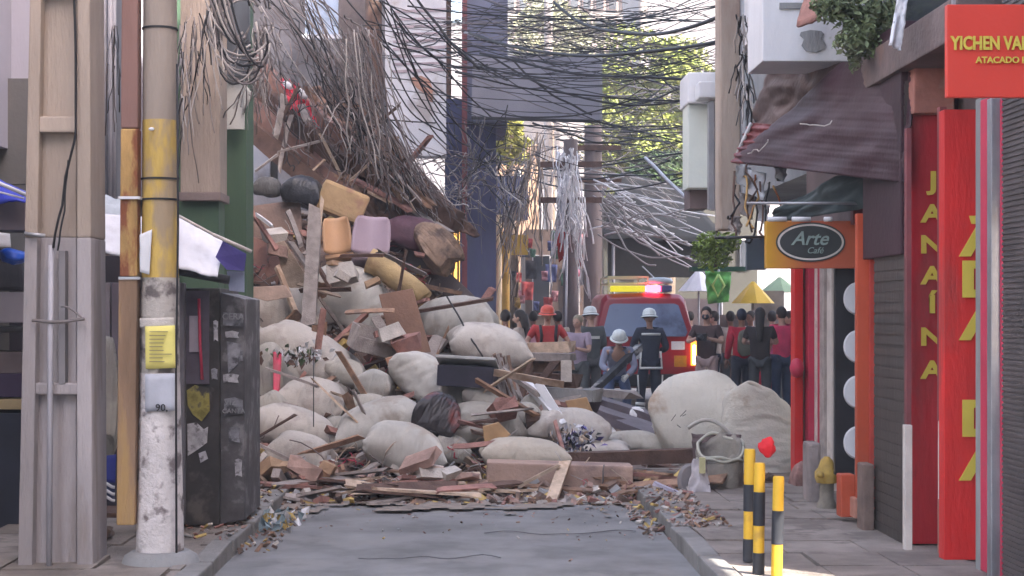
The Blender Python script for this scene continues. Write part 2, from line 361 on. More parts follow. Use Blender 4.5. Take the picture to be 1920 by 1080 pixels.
# ---- shop row on the right (one long building): walls, columns, panels
BR = thing('shop_building', 'long red and orange shop building along the right-hand footway', 'building', (4.5, 12, .11))
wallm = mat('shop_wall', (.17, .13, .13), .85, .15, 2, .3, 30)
MB().box((5.4, 12.9, 2.1), (3.9, 7.2, 4.2)).build('wall', wallm, BR)
MB().box((5.5, 12.9, 8.7), (4.2, 7.4, 9.0)).build('upper_wall', conc_g, BR)
pr = lambda nm, m, *a, **k: (lambda bb: bb.build(nm, m, BR, **k))(MB().pb(*a))
# nearest shop, pink-red jamb and dark shutter at the frame edge
b = MB()
b.box((3.2, 9.33, 1.9), (.06, .44, 3.6))
for i in range(110): b.box((3.168, 9.33, .15 + i * .032), (.012, .44, .018))
b.build('roller_shutter', mat('dark_shutter', (.10, .085, .085), .5, .2, 3, .2, 20, metal=.2), BR)
pr('door_jamb', crimson, 1878, 1900, 183, 1110, 9.72, .25, bevel=.01)
pr('gate_post', steel, 1858, 1879, 183, 1095, 9.75, .08, bevel=.008)
pr('door_jamb', crimson, 1850, 1862, 183, 1075, 10.0, .2, bevel=.01)
pr('rail_post', conc_g, 1838, 1852, 183, 1074, 10.12, .1, bevel=.008)
# red signboard walls facing the street end
pr('red_panel', red, 1770, 1850, 205, 1050, 10.58, .12, bevel=.006)
pr('red_panel', mat('deep_red_paint', (.44, .025, .035), .5, .15, 2.5, .3, 25, stain=(.30, .04, .045), ssc=2.2, sth=.57, streak=4), 1708, 1772, 210, 1020, 11.32, .12, bevel=.006)
pr('trim_post', trim, 1763, 1774, 790, 940, 10.9, .06, bevel=.006)
pr('trim_post', wood_r, 1763, 1776, 938, 1064, 10.86, .07, bevel=.006)
pr('trim_post', trim, 1697, 1711, 797, 1032, 11.1, .07, bevel=.006)
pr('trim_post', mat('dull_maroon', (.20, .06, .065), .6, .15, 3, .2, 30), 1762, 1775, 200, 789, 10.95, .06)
pr('trim_post', MATS['dull_maroon'], 1700, 1709, 240, 796, 11.15, .06)
pr('trim_post', trim, 1836, 1841, 620, 1060, 10.25, .04)
pr('header', mat('pale_red_header', (.40, .17, .13), .7, .2, 3, .3, 20, stain=(.33, .27, .24), ssc=2, sth=.5), 1714, 1790, 122, 212, 11.2, .3, bevel=.01)
for (t, y) in (('J', 340), ('A', 402), ('N', 460), ('A', 518), ('Í', 572), ('N', 633), ('A', 695)):
    put_text(t, 1748 if t != 'J' else 1750, y, 11.31, 33, BR, letter, bold=.006, sx=1.28)
for (t, y) in (('J', 368), ('A', 450), ('D', 527), ('A', 607), ('D', 788), ('A', 870)):
    put_text(t, 1846, y, 10.57, 66, BR, letter, bold=.012, sx=1.35)
# grey roller shutter on the facade
b = MB()
b.box((3.1, 11.77, 1.75), (.06, .86, 3.3))
for i in range(42): b.box((3.068, 11.77, .15 + i * .078), (.008, .86, .062))
b.build('roller_shutter', shutm, BR)
MB().pb(1618, 1640, 870, 1003, 12.1, .2).build('stone_plinth', mat('brown_stone', (.17, .12, .10), .9, .2, 5, .5, 30), BR, bevel=.02)
pr('door_jamb', wallm, 1690, 1700, 240, 1020, 11.45, .1)
# orange shop beside the shutter
pr('orange_column', orange, 1606, 1632, 400, 972, 12.5, .06, bevel=.01)
MB().box((3.26, 11.9, 3.0), (.44, 1.1, 1.66)).build('plum_shade_box', mat('shaded_plum_sheet', (.045, .02, .027), .55, .2, 1.2, .2, 20), BR, bevel=.01)  # plum box stands in for the shade under the awning
pr('orange_column', mat('red_orange_paint', (.50, .07, .05), .5, .14, 1.5, .15, 30), 1632, 1643, 300, 960, 12.44, .05)
pr('plinth', orange, 1576, 1604, 890, 970, 12.6, .15, bevel=.012)
pr('plinth', mat('faded_orange', (.46, .22, .16), .8, .2, 3, .3, 20), 1602, 1624, 935, 972, 12.45, .2, bevel=.01)
dp = MB().pb(1566, 1602, 500, 890, 13.3, .06).build('black_panel', black, BR)
for y in (560, 650, 735, 830):
    c = P(1607, y, 13.29); MB().lathe(c, [(M(28, 13.3), 0), (M(31, 13.3), .008), (M(28, 13.3), .02)], 28, rot=(R(90), 0, 0), sx=.85).build('white_disc', white, dp)
# far red and white pillars
for (x0, x1, m, Y, yb) in ((1490, 1506, red, 15.9, 897), (1506, 1516, trim, 16.0, 895), (1516, 1530, crimson, 15.8, 898), (1531, 1538, trim, 15.7, 900), (1537, 1546, crimson, 15.6, 902), (1545, 1556, wood_g, 14.9, 917), (1556, 1560, black, 14.95, 917), (1559, 1571, trim, 14.7, 925)):
    pr('pillar', m, x0, x1, 470, yb, Y, .2, bevel=.008)
MB().ell(P(1494, 690, 15.8), (.07, .1, .1)).build('round_knob', crimson, BR)
# overhanging white balcony box with a vase ornament, dark beam and dark glazing above
wb = MB().box(((2.36 + 3.4) / 2, 13.35, 6.3), (1.04, .7, 5.0)).build('white_balcony', white, BR, bevel=.01)
vz = MB(); vz.prism([(1503, 85), (1508, 73), (1500, 66), (1502, 60), (1520, 56), (1540, 58), (1546, 64), (1540, 72), (1549, 84), (1545, 92), (1530, 98), (1512, 96)], 12.985, .012)
vz.build('vase_ornament', conc_g, wb)
MB().pb(1462, 1505, 5, 16, 12.98, .02).build('small_plaque', conc_g, wb)
MB().box((3.5, 11.6, CH + (CY - 90) * 11 / F + .02), (1.0, 3.4, .26)).build('dark_beam', dsheet, BR, bevel=.01)
MB().box((3.42, 11.2, 5.0), (.5, 3.0, 2.4)).build('dark_window', glass, BR)
# upper neighbour with concrete pilaster
BU = thing('white_building', 'white upper-storey building with concrete pilaster behind the dark red awning', 'building', (4.4, 19, 3.2))
MB().pb(1351, 1388, -260, 430, 15.2, .35).build('pilaster', conc, BU, bevel=.015)
MB().pb(1388, 1396, -260, 390, 15.25, .1).build('downpipe', white, BU)
MB().pb(1291, 1336, 192, 352, 17.6, .5).build('facade_panel', mat('pale_green_panel', (.62, .66, .60), .7, .08, 1, .2, 20), BU, bevel=.008)
MB().pb(1290, 1350, 135, 193, 17.5, .7).build('ledge', white, BU, bevel=.02)
MB().pb(1311, 1356, 152, 183, 17.1, .35).build('air_conditioner', white, BU, bevel=.02)
MB().pb(1338, 1353, 190, 392, 17.3, .3).build('white_strip', white, BU)
MB().pb(1329, 1339, 190, 392, 17.2, .12).build('downpipe', steel, BU)
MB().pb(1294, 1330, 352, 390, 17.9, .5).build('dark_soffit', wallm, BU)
MB().box((6.5, 20, 8), (5.6, 5, 9.4)).build('upper_wall', conc_g, BU)
MB().box((4.2, 16.6, 9.2), (3.0, 1.9, 9.6)).build('side_wall', white, BU)
# unseen shading block and sun-slot wall added on the right; building behind the viewer
shell('shading_building', 'tall plain grey unseen building on the right, raised to shade the street and bystanders', 6.3, 14, 18, 29.5, 0, 24, conc_g)  # out of view; height raised to keep sun off heap and walls
ow = MB(); m = conc_g
ow.box((3.5, -3, 7), (.3, 21.2, 14)); ow.box((3.5, 8.42, 8.3), (.1, 1.64, 11.7)); ow.box((3.5, 8.42, .7), (.1, 1.64, 1.65)); ow.build('sun_slot_wall', m, label='tall grey unseen wall added to shade the street, with one square opening for the sun patch', cat='wall')  # invented off-frame wall: shades the street, opening lets one sun patch through
MB().box((0, -14, 8), (14, 1, 16)).build('end_building', conc, label='plain beige building closing the street behind the viewer', cat='building')
def cl_(n, c): return mat('cloth_' + n, c, .9, .15, 5, .3, 25)
# ---- YICHEN sign
ys = thing('hanging_sign', 'red shop sign with yellow lettering at top right', 'sign', P(1850, 182, 8.6))
MB().pb(1776, 1960, 8, 182, 8.6, .05).build('board', mat('salmon_red_sign', (.66, .06, .04), .45, .05, 1, .08, 20), ys, bevel=.006)
put_text('YICHEN VAR', 1857, 82, 8.59, 25, ys, letter, bold=.003, sx=.74)
put_text('ATACADO E', 1877, 113, 8.59, 12, ys, letter, sx=1.0, bold=.001)
MB().pb(1786, 1792, -60, 10, 8.62, .02).build('bracket', steel, ys)
# ---- Arte sign
asg = thing('projecting_sign', 'orange and yellow sign with black oval above the red pillars', 'sign', P(1520, 503, 13.2))
def grad_mat():
    m = mat('orange_yellow_board', (.50, .14, .04), .5, .06, 1, .08, 20); n = m.node_tree; b_ = n.nodes['Principled BSDF']
    tc = n.nodes.new('ShaderNodeTexCoord'); sp = n.nodes.new('ShaderNodeSeparateXYZ'); n.links.new(tc.outputs['Object'], sp.inputs[0])
    cr = n.nodes.new('ShaderNodeValToRGB'); mr = n.nodes.new('ShaderNodeMapRange'); mr.inputs[1].default_value = -.38; mr.inputs[2].default_value = .38
    n.links.new(sp.outputs[0], mr.inputs[0]); n.links.new(mr.outputs[0], cr.inputs[0])
    cr.color_ramp.elements[0].color = (.55, .30, .03, 1); cr.color_ramp.elements[1].color = (.42, .10, .05, 1); cr.color_ramp.elements[1].position = .45
    n.links.new(cr.outputs[0], b_.inputs['Base Color']); return m
bd = MB().pb(1437, 1606, 414, 503, 13.2, .1).build('board', grad_mat(), asg, bevel=.006)
c = P(1520, 454, 13.19); ring = MB(); n_ = 48
for (rx, rz, y0, mi) in ((65, 37, 0, 0), (62, 34, -.004, 1), (58, 30.5, -.008, 0)):
    vs = [c + Vector((M(rx, 13.2) * math.cos(2 * math.pi * i / n_), y0, M(rz, 13.2) * math.sin(2 * math.pi * i / n_))) for i in range(n_)]
    vs2 = [v + Vector((0, .012, 0)) for v in vs]; ring.add(vs + vs2, [tuple(range(n_)), tuple(range(n_, 2 * n_))[::-1]] + [(i, (i + 1) % n_, (i + 1) % n_ + n_, i + n_) for i in range(n_)], mi)
ring.build('oval_badge', [mat('badge_black', (.05, .055, .055), .4, .1, 3, 0), trim], asg)
grl = mat('letter_grey_green', (.25, .32, .29), .5, .1, 5, 0)
put_text('Arte', 1518, 448, 13.165, 26, asg, grl, shear=.35, bold=.002)
put_text('Café', 1528, 470, 13.165, 12, asg, grl, shear=.3)
MB().tube([P(1340, 446, 13.3), P(1438, 444, 13.3)], .012).build('bracket', black, asg)
# rail and bits of light above the sign
MB().tube([P(1400, 381, 13), P(1612, 381, 12.8)], .012, 8).build('awning_rail', steel, label='thin metal rail running above the oval-badge sign', cat='rail')
# awnings
def crumple(a, k, sd, corr=0, cn=30, axis=0):
    def fn(u, v, N):
        t = a * noise.noise((u * k, v * k, sd)) + a * .5 * noise.noise((u * k * 3, v * k * 3, sd))
        if corr: t += corr * math.sin((v if axis else u) * cn * math.pi * 2)
        return N * t
    return fn
aw = thing('dark_red_awning', 'crumpled dark red corrugated awning above the oval-badge sign', 'awning', P(1500, 300, 14))
MB().sheet(P(1443, 122, 14.4), P(1592, 117, 12.95), P(1500, 262, 13.9), P(1402, 240, 14.92), 50, 30, .012, crumple(.05, 2.5, 1, .004, 22)).build('upper_sheet', dsheet, aw)
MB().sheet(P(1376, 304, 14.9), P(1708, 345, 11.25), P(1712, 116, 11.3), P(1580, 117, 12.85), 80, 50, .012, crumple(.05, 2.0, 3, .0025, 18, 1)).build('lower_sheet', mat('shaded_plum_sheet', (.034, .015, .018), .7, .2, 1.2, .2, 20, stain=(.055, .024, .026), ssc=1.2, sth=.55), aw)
MB().sheet(P(1374, 306, 14.86), P(1480, 316, 13.7), P(1478, 236, 13.75), P(1406, 230, 14.6), 30, 50, .01, crumple(.03, 3, 13, .012, 6, 1)).build('red_tip_sheet', mat('faded_red_sheet', (.20, .045, .045), .5, .2, 3, .3, 20, stain=(.11, .035, .04), ssc=2, sth=.5), aw)
for (x0, y0, x1, y1) in ((1440, 262, 1402, 288), (1600, 205, 1640, 212), (1560, 226, 1500, 232), (1660, 250, 1640, 262)): MB().tube(sag(P(x0, y0, 12.6 if x0 > 1500 else 13.6), P(x1, y1, 12.7 if x0 > 1500 else 13.9), .03, 8, .05), .005, 5).build('torn_edge', trim, aw)
MB().tube([P(1408, 232, 14.5), P(1376, 303, 14.88)], .018, 6).build('bent_edge_strip', white, aw)
MB().sheet(P(1450, 395, 13.9), P(1625, 300, 12.5), P(1625, 390, 12.7), P(1440, 420, 14.0), 30, 12, .01, crumple(.05, 4, 9)).build('torn_canopy', mat('dark_teal_canvas', (.055, .075, .08), .6, .3, 2, .2, 20), label='torn dark teal canopy hanging under the dark red awning', cat='canopy')
MB().pb(1600, 1712, 290, 420, 13.1, .1).build('maroon_shade_panel', MATS['dull_maroon'], BR)  # maroon panel in place of the shadow below the awning
for i, (x, y, s_) in enumerate([(1395, 330, 26), (1420, 345, 34), (1402, 385, 30), (1465, 325, 20), (1432, 400, 24), (1380, 420, 22)]):
    MB().sheet(P(x - s_ / 2, y - s_ * .8, 14.3), P(x + s_ / 2, y - s_ * .6, 14.4), P(x + s_ * .3, y + s_ * .9, 14.2), P(x - s_ * .5, y + s_ * .5, 14.3), 6, 6, .01, crumple(.05, 3, i)).build('torn_metal_strip', [conc_g, white, wood_g][i % 3], label='twisted scrap of metal dangling below the dark red awning', cat='metal scrap', group='metal scraps under the awning')
for i in range(9):
    x = 1375 + i * 9 + random.uniform(-6, 6)
    MB().tube(sag(P(x, 300 + random.uniform(0, 60), 14.3), P(x + random.uniform(-30, 60), 380 + random.uniform(0, 80), 14.0), random.uniform(-.1, .2), 8, .1), .01, 5).build('bent_rod', [wood_d, cab_b, rust][i % 3], label='thin bent rod hanging from the torn awning', cat='rod', group='bent rods under the awning')
MB().pb(1498, 1548, 298, 312, 13.6, .04).build('broken_lamp_tube', white, label='short pale broken lamp tube under the dark red awning', cat='lamp')
for x0, x1, lb in ((1440, 1475, 'left'), (1485, 1520, 'middle'), (1545, 1560, 'right')): MB().tube([P(x0, 411, 13.1), P(x1, 411, 13.1)], .02).build('strip_light', white, label='%s one of three small white strip lights along the top of the orange sign' % lb, cat='light', group='strip lights on the orange sign')
MB().sheet(P(1496, 52, 12.6), P(1600, 15, 12.2), P(1612, -60, 12.2), P(1520, -40, 12.8), 16, 8, .02, crumple(.03, 3, 4)).build('tiled_eave', wood_r, label='small broken brown eave jutting out over the white balcony', cat='eave')
MB().sheet(P(1683, -8, 10.8), P(1703, -6, 10.8), P(1690, 95, 10.8), P(1666, 85, 10.8), 6, 14, .004, crumple(.05, 3, 14)).build('hanging_cloth', whtarp, label='white cloth strip hanging beside the red YICHEN sign'.replace(' YICHEN', ''), cat='cloth')
# hanging plant
def leaves(mb, c, r, n, size, mi=0, flat=.7):
    c = Vector(c)
    for _ in range(n):
        d = Vector((random.gauss(0, 1), random.gauss(0, 1), random.gauss(0, 1))).normalized() * random.random() ** .4
        p = c + Vector((d.x * r[0], d.y * r[1], d.z * r[2])); s_ = size * random.uniform(.5, 1.3)
        q = Euler((random.uniform(-1, 1), random.uniform(-1, 1), random.uniform(0, 6.3))).to_matrix()
        mb.add([p + q @ Vector(v) for v in ((-s_, 0, 0), (0, -s_ * .45, 0), (s_, 0, s_ * .15), (0, s_ * .45, 0))], [(0, 1, 2, 3)], mi)
pt = thing('hanging_plant', 'leafy dusty plant growing out between the balcony and the white cloth', 'plant', P(1610, 110, 12))
b = MB()
for (x, y, rx, rz, n) in ((1600, 15, .22, .13, 500), (1630, 45, .2, .14, 500), (1590, 70, .13, .13, 260), (1655, 20, .14, .12, 300), (1610, 92, .08, .1, 120), (1560, 20, .12, .1, 260), (1545, 5, .1, .08, 200), (1625, 80, .14, .12, 320), (1675, 60, .08, .12, 180), (1600, 112, .05, .1, 90)):
    leaves(b, P(x, y, 12), (rx, .18, rz), n, .035)
b.build('foliage', leafp, pt)
b = MB()
for i in range(7): b.tube(sag(P(1640, 0, 12.1), P(1575 + i * 15, 60 + random.uniform(-20, 50), 12), -.05, 8, .06), .007, 5)
b.build('stem', bark, pt)
# ================================================================ buildings, left
BL = thing('left_building', 'pale building with grey lower wall and pipes behind the concrete pole', 'building', (-4.5, 14, .1))
lil = mat('lilac_wall', (.44, .43, .50), .8, .08, 1, .2, 20, stain=(.35, .34, .41), ssc=.8, sth=.55, streak=3)
gwall = mat('grey_green_wall', (.15, .145, .14), .8, .12, 1, .2, 20)
MB().box((-5.1, 15, 7.6), (2.6, 14, 9.0)).build('upper_wall', lil, BL)
MB().box((-5.15, 15, 1.5), (2.55, 14, 3.1)).build('lower_wall', gwall, BL)
MB().pb(-40, 60, -200, 147, 13.2, .1).build('white_panel', lil, BL)
MB().pb(-40, 60, 147, 345, 13.1, .1).build('grey_panel', gwall, BL)
blg = mat('blue_grey_wall', (.15, .17, .21), .7, .12, 1.5, .2, 20)
MB().pb(150, 240, -200, 430, 15.5, .1).build('recess_wall', blg, BL)
for (x, r_) in ((178, .03), (190, .05), (207, .025), (214, .02)): MB().tube([P(x, -200, 15.2), P(x, 420 if x != 190 else 380, 15.2)], r_, 10).build('pipe', mat('pipe_grey', (.34, .34, .38), .5, .12, 3, .1, 20), BL)
MB().box((-5.2, 15, 13), (3, 14, 4)).build('parapet', conc_g, BL)
BG = thing('green_building', 'building with a green corner wall and concrete pilaster behind the kiosk', 'building', (-3.0, 19, .1))
green = mat('green_wall', (.065, .12, .075), .7, .1, 1, .2, 20, stain=(.05, .095, .06), ssc=1, sth=.55, streak=3)
MB().pb(330, 462, -260, 600, 18.6, .6).build('green_wall', green, BG)
MB().pb(338, 412, -260, 362, 16.6, .5).build('pilaster', conc, BG, bevel=.015)
MB().pb(334, 414, 360, 376, 16.55, .6).build('pilaster_foot', mat('dull_plinth', (.24, .19, .18), .8, .1, 2, .3, 20), BG, bevel=.01)
MB().pb(342, 410, 376, 620, 16.65, .4).build('pilaster_base', green, BG)
MB().pb(415, 458, 140, 242, 18.4, .05).build('white_sheet', mat('grey_white_board', (.44, .45, .44), .7, .07, 1, .1, 20), BG)
MB().sheet(P(455, 150, 18.35), P(472, 175, 18.3), P(470, 185, 18.3), P(455, 215, 18.35), 4, 4, .01).build('torn_corner', MATS['grey_white_board'], BG)
MB().pb(412, 468, -260, 142, 18.3, .05).build('dark_window', mat('slate_glazing', (.075, .085, .10), .35, .25, 4, .1, 10, stain=(.12, .13, .15), ssc=3, sth=.5, streak=5), BG)
MB().pb(404, 414, -260, 400, 18.2, .1).build('downpipe', rust, BG)
# behind the heap: collapsed side
BC = thing('damaged_building', 'half-collapsed building with white render and blue window behind the rubble heap', 'building', (-2.2, 28, 0))
lw = mat('pale_render', (.56, .56, .60), .8, .1, 1, .2, 20, stain=(.36, .33, .33), ssc=1.4, sth=.56)
MB().pb(455, 740, -300, 560, 30.5, 3.5).build('back_wall', mat('brown_grey_wall', (.16, .145, .15), .9, .25, 1, .4, 20, stain=(.10, .09, .095), ssc=1.2, sth=.52), BC)
MB().pb(572, 634, -40, 66, 26.8, .1).build('blue_window', mat('pale_blue_pane', (.33, .40, .52), .3, .15, 5, .1, 20), BC)
MB().pb(566, 640, 64, 72, 26.75, .15).build('window_sill', lw, BC)
MB().pb(458, 506, 225, 350, 24.5, .1).build('white_door', lw, BC)
MB().pb(500, 520, 280, 345, 24.6, .1).build('dark_doorway', gwall, BC)
MB().pb(636, 700, -300, 300, 27.5, .4).build('brown_pier', mat('brown_pier', (.19, .145, .13), .9, .2, 2, .3, 20), BC)
BP = thing('white_building', 'narrow white building panel with a brown bird-like stain left of the blue column', 'building', P(785, 290, 26))
b = MB(); b.prism([(722, -300), (836, -300), (836, 292), (764, 292), (745, 262), (728, 215), (722, 150)], 26, .5)
b.build('wall', lw, BP)
stn = mat('rust_brown_mark', (.36, .20, .15), .9, .3, 9, .1, 20)
b = MB(); b.prism([(768, 146), (790, 142), (806, 150), (812, 170), (806, 190), (800, 178), (780, 164)], 25.99, .006); b.prism([(800, 172), (812, 178), (811, 192), (806, 190)], 25.985, .006); b.build('brown_mark', stn, BP)
b = MB()
for i in range(9): y = 20 + i * 14; b.prism([(736, y), (836, y - 4 + random.uniform(-2, 2)), (836, y + 1), (738, y + 5)], 25.985, .01)
b.build('stripe', mat('dull_pink_stripe', (.36, .30, .33), .8, .2, 5, .2, 10), BP)
bc = thing('blue_building', 'dark blue building corner rising behind the cable tangle', 'building', P(898, 560, 27.5))
navy = mat('navy_wall', (.085, .09, .165), .7, .25, 1, .2, 20, stain=(.10, .11, .16), ssc=1.2, sth=.52, streak=3)
MB().pb(862, 930, 225, 640, 27.5, 5).build('corner_wall', navy, bc)
MB().pb(834, 866, 185, 420, 27.0, .3).build('side_pier', mat('deep_navy', (.04, .047, .11), .6, .2, 1, .2, 20), bc)
MB().pb(868, 952, -300, 228, 27.2, 3).build('upper_wall', mat('blue_grey_render', (.16, .17, .24), .8, .15, 1, .2, 20, stain=(.12, .125, .18), ssc=1.5, sth=.53), bc)
MB().pb(836, 846, -300, 186, 27.4, .2).build('trim_strip', wood_d, bc)
MB().pb(866, 876, -300, 560, 26.9, .15).build('red_trim', MATS['dull_maroon'], bc)
bb = thing('billboard', 'large plain lilac-grey billboard seen from behind over the street', 'billboard', P(1005, 225, 26.5))
MB().prism([(886, 103), (1128, 108), (1126, 226), (884, 219)], 26.5, .1).build('panel', mat('lilac_grey_board', (.29, .29, .34), .75, .08, 1, .1, 20, stain=(.24, .24, .29), ssc=.8, sth=.53), bb)
MB().beam(P(884, 221, 26.4), P(1128, 228, 26.4), .04, .05).build('lower_rail', black, bb)
MB().beam(P(1127, 104, 26.4), P(1127, 228, 26.4), .04, .04).build('edge_post', steel, bb)
MB().tube([P(870, 60, 26.7), P(1000, 108, 26.5)], .02).build('stay', steel, bb)
# mound-side left high shading mass
shell('rear_building', 'tall grey building standing behind the damaged one on the left', -9, -1.4, 34.2, 42, 0, 12, conc_g)
# ================================================================ far street
def facade(name, label, x0, x1, y0, y1, Y, d, wm, wins, winm=glass, framem=white):
    t = thing(name, label, 'building', P((x0 + x1) / 2, y1, Y)); MB().pb(x0, x1, y0, y1, Y, d).build('wall', wm, t)
    for (a, b_, c_, d_) in wins:
        f = MB().pb(a - 2, b_ + 2, c_ - 2, d_ + 2, Y - .1, .12).build('window', framem if Y < 70 else pinkw, t); MB().pb(a, b_, c_, d_, Y - .14, .06).build('pane', winm, f)
    return t
random.seed(9)
cream = mat('cream_wall', (.24, .215, .21), .8, .12, .6, .2, 20); pinkw = mat('pink_wall', (.28, .20, .19), .8, .12, .6, .2, 20)
hz = mat('hazy_lilac_wall', (.17, .165, .18), .85, .08, .5, .1, 20)
W = [(x, x + 14, y, y + 22) for y in (-50, -5, 40, 85) for x in range(950, 1200, 24)]
facade('apartment_building', 'tall pale apartment block rising above the billboard', 935, 1215, -330, 330, 74, 8, cream, W)
t = facade('office_building', 'grey windowless building at top centre-right with red graffiti', 1205, 1400, -330, 330, 60, 8, hz, [(1230, 1250, 70, 95)])
for i in range(5): MB().tube(sag(P(1255 + i * 6, 150 - i * 5, 59.9), P(1275 + i * 7, 125 + i * 3, 59.9), .2, 8, .3), .06, 5).build('graffiti_stroke', red, t)
facade('pink_house', 'pink house with stacked balconies among the trees', 1138, 1222, 262, 560, 48, 5, pinkw, [(1150, 1168, 300, 320), (1180, 1198, 300, 320), (1150, 1168, 345, 365)])
facade('ochre_house', 'ochre house front far behind the hanging white cables', 935, 1010, 270, 640, 46, 5, mat('ochre_wall', (.26, .17, .12), .8, .15, .8, .2, 20), [(955, 975, 320, 350)])
facade('brown_shop', 'brown and cream shop front behind the red column', 985, 1110, 430, 640, 40, 4, mat('beige_brown_wall', (.15, .115, .10), .8, .2, 1.5, .2, 20), [(1000, 1030, 480, 590), (1060, 1085, 500, 600)])
facade('dark_hall', 'dark grey hall with broad canopy behind the red vehicle', 1132, 1420, 372, 700, 44, 6, mat('charcoal_wall', (.035, .035, .031), .8, .15, 1, .2, 20), [(1390, 1410, 450, 500)])
shell('distant_building', 'huge pale building closing the far end of the street', -60, 60, 95, 100, 0, 19, hz)
# coloured columns left of the street
for (x0, x1, y0, m, nm, lb) in ((905, 924, 395, mat('coral_paint', (.62, .10, .12), .6, .12, 2, .2, 20), 'red_column', 'red column right of the dark blue building corner'), (923, 941, 400, mat('putty_paint', (.60, .50, .33), .7, .1, 2, .2, 20), 'beige_column', 'round beige column with dark band beside the red column'), (943, 958, 430, mat('ochre_paint', (.55, .33, .08), .7, .15, 2, .2, 20), 'ochre_column', 'ochre column behind the beige column')):
    a = P((x0 + x1) / 2, y0, 33)
    MB().lathe((a.x, 33 + (x0 - 906) * .03, 0), [(M((x1 - x0) / 2, 33), 0), (M((x1 - x0) / 2, 33), a.z)], 16).build(nm, m, label=lb, cat='column')
MB().pb(905, 990, 330, 412, 34.5, .3).build('blue_shop_sign', mat('dusty_blue', (.13, .15, .26), .7, .2, 2, .2, 20), label='blue-grey fabric awning over the coloured columns', cat='awning')
MB().pb(940, 990, 440, 478, 35, .1).build('ochre_shop_sign', mat('ochre_sign', (.5, .34, .07), .6, .15, 3, .1, 20), label='plain ochre shop sign above the two onlookers', cat='sign')
MB().tube([P(1063, 438, 31), P(1060, 700, 31)], .025, 8).build('thin_white_pole', white, label='thin white pole standing among the firefighters', cat='pole')
b = MB(); b.sheet(P(1040, 438, 31.2), P(1062, 434, 31), P(1062, 480, 31), P(1048, 492, 31.2), 6, 6, .01, crumple(.1, 3, 2)); b.build('red_flag', mat('bright_red_cloth', (.65, .04, .03), .7, .1, 3, 0), label='small red flag at the top of the thin white pole', cat='flag')
for k in range(34):
    x = random.uniform(955, 1100); y = random.uniform(430, 585); Y = random.uniform(36, 39.5); s_ = random.uniform(5, 12); c_ = random.choice([(.4, .08, .08), (.12, .14, .3), (.5, .45, .4), (.45, .3, .1), (.05, .05, .06), (.3, .3, .32), (.1, .2, .14), (.5, .25, .28)])
    MB().sheet(P(x - s_, y - s_ * 1.4, Y), P(x + s_, y - s_ * 1.3, Y), P(x + s_ * .8, y + s_ * 1.6, Y), P(x - s_ * .9, y + s_ * 1.5, Y), 5, 6, .03, crumple(.12, 3, k)).build('hanging_garment', cl_('goods%d' % (int(c_[0] * 100)), c_), label='small hanging garment among the goods of the far brown shop front', cat='garment', group='garments hanging at the far shop front')
# gold-lit shop opening left
gs = thing('lit_shop_window', 'warmly lit shop window glimpsed left of the blue building corner', 'window', P(842, 515, 27.3))
MB().pb(826, 864, 405, 540, 27.6, .05).build('lit_pane', mat('warm_glow', (1.0, .50, .10), .5, .5, 14, 0, emit=.35, stain=(.10, .04, .02), ssc=9, sth=.5), gs)
for x in (828, 838, 847, 857): MB().pb(x, x + 4, 405, 540, 27.55, .04).build('mullion', wood_d, gs)
MB().pb(700, 870, 400, 412, 27.4, .1).build('steel_beam', wood_d, label='dark horizontal steel beam behind the top of the heap', cat='beam')
# utility poles mid-street
def upole(lb, x, y0, y1, Y, r, m, arms=0):
    t = thing('utility_pole', lb, 'pole', (P(x, 0, Y).x, Y, 0)); a = P(x, y0, Y)
    MB().lathe((a.x, Y, 0), [(r * 1.15, 0), (r, a.z)], 14).build('pole', m, t)
    for k in range(arms): MB().box((a.x, Y - r, a.z - .5 - k * .7), (1.2, .09, .11)).build('crossarm', wood_d, t)
    return t
upole('brown-grey utility pole wrapped in cables left of the red vehicle', 1070, 262, 0, 31.5, .14, mat('pole_brown', (.20, .165, .16), .9, .2, 2, .3, 20, streak=4), 2)
upole('slimmer grey utility pole just left of the vehicle roof lights', 1112, 236, 0, 35, .19, MATS['pole_brown'], 2)
upole('dark utility pole rising out of the rubble behind the hanging strands', 700, -260, 0, 25, .13, wood_d, 2)
# vertical far poles in sun
for i, (x, Y) in enumerate(((1028, 55), (1205, 52))): upole('thin far sunlit pole number %s of the two beyond the billboard' % ('one', 'two')[i] if 0 else ('thin far sunlit pole above the billboard' if i == 0 else 'thin far sunlit pole right of the billboard'), x, -200, 0, Y, .14, cream, 1)
# tent roofs, parasols
tn = thing('grey_canopy', 'broad sloping grey canopy behind the cable fan, above the vehicle', 'canopy', P(1230, 400, 38))
MB().sheet(P(1165, 322, 37.5), P(1285, 352, 37.5), P(1365, 455, 35), P(1125, 445, 35), 16, 10, .03, crumple(.12, 2, 2)).build('canopy_cloth', mat('grey_canvas', (.028, .028, .025), .8, .12, 1, .2, 10), tn)
MB().pb(1140, 1365, 445, 520, 35.2, .1).build('valance', mat('dark_canvas', (.04, .04, .036), .8, .15, 1, .2, 10), tn)
for x in (1150, 1352): MB().tube([P(x, 460, 35.1), (P(x, 0, 35.1).x, 35.1, 0)], .04).build('post', steel, tn)
def parasol(lb, x, y, Y, r, m, h=.35):
    t = thing('parasol', lb, 'parasol', (P(x, 0, Y).x, Y, 0)); a = P(x, y, Y)
    MB().lathe(a, [(r, -h), (r * .98, -h + .01), (r * .5, -h * .45), (.03, 0)], 8, sm=False).build('cloth', m, t)
    MB().tube([a, (a.x, Y, 0)], .02).build('pole', steel, t)
parasol('white parasol right of the red vehicle roof', 1310, 505, 33, .42, whtarp, .45)
parasol('yellow parasol over the bystanders', 1412, 528, 31, .42, yellow, .42)
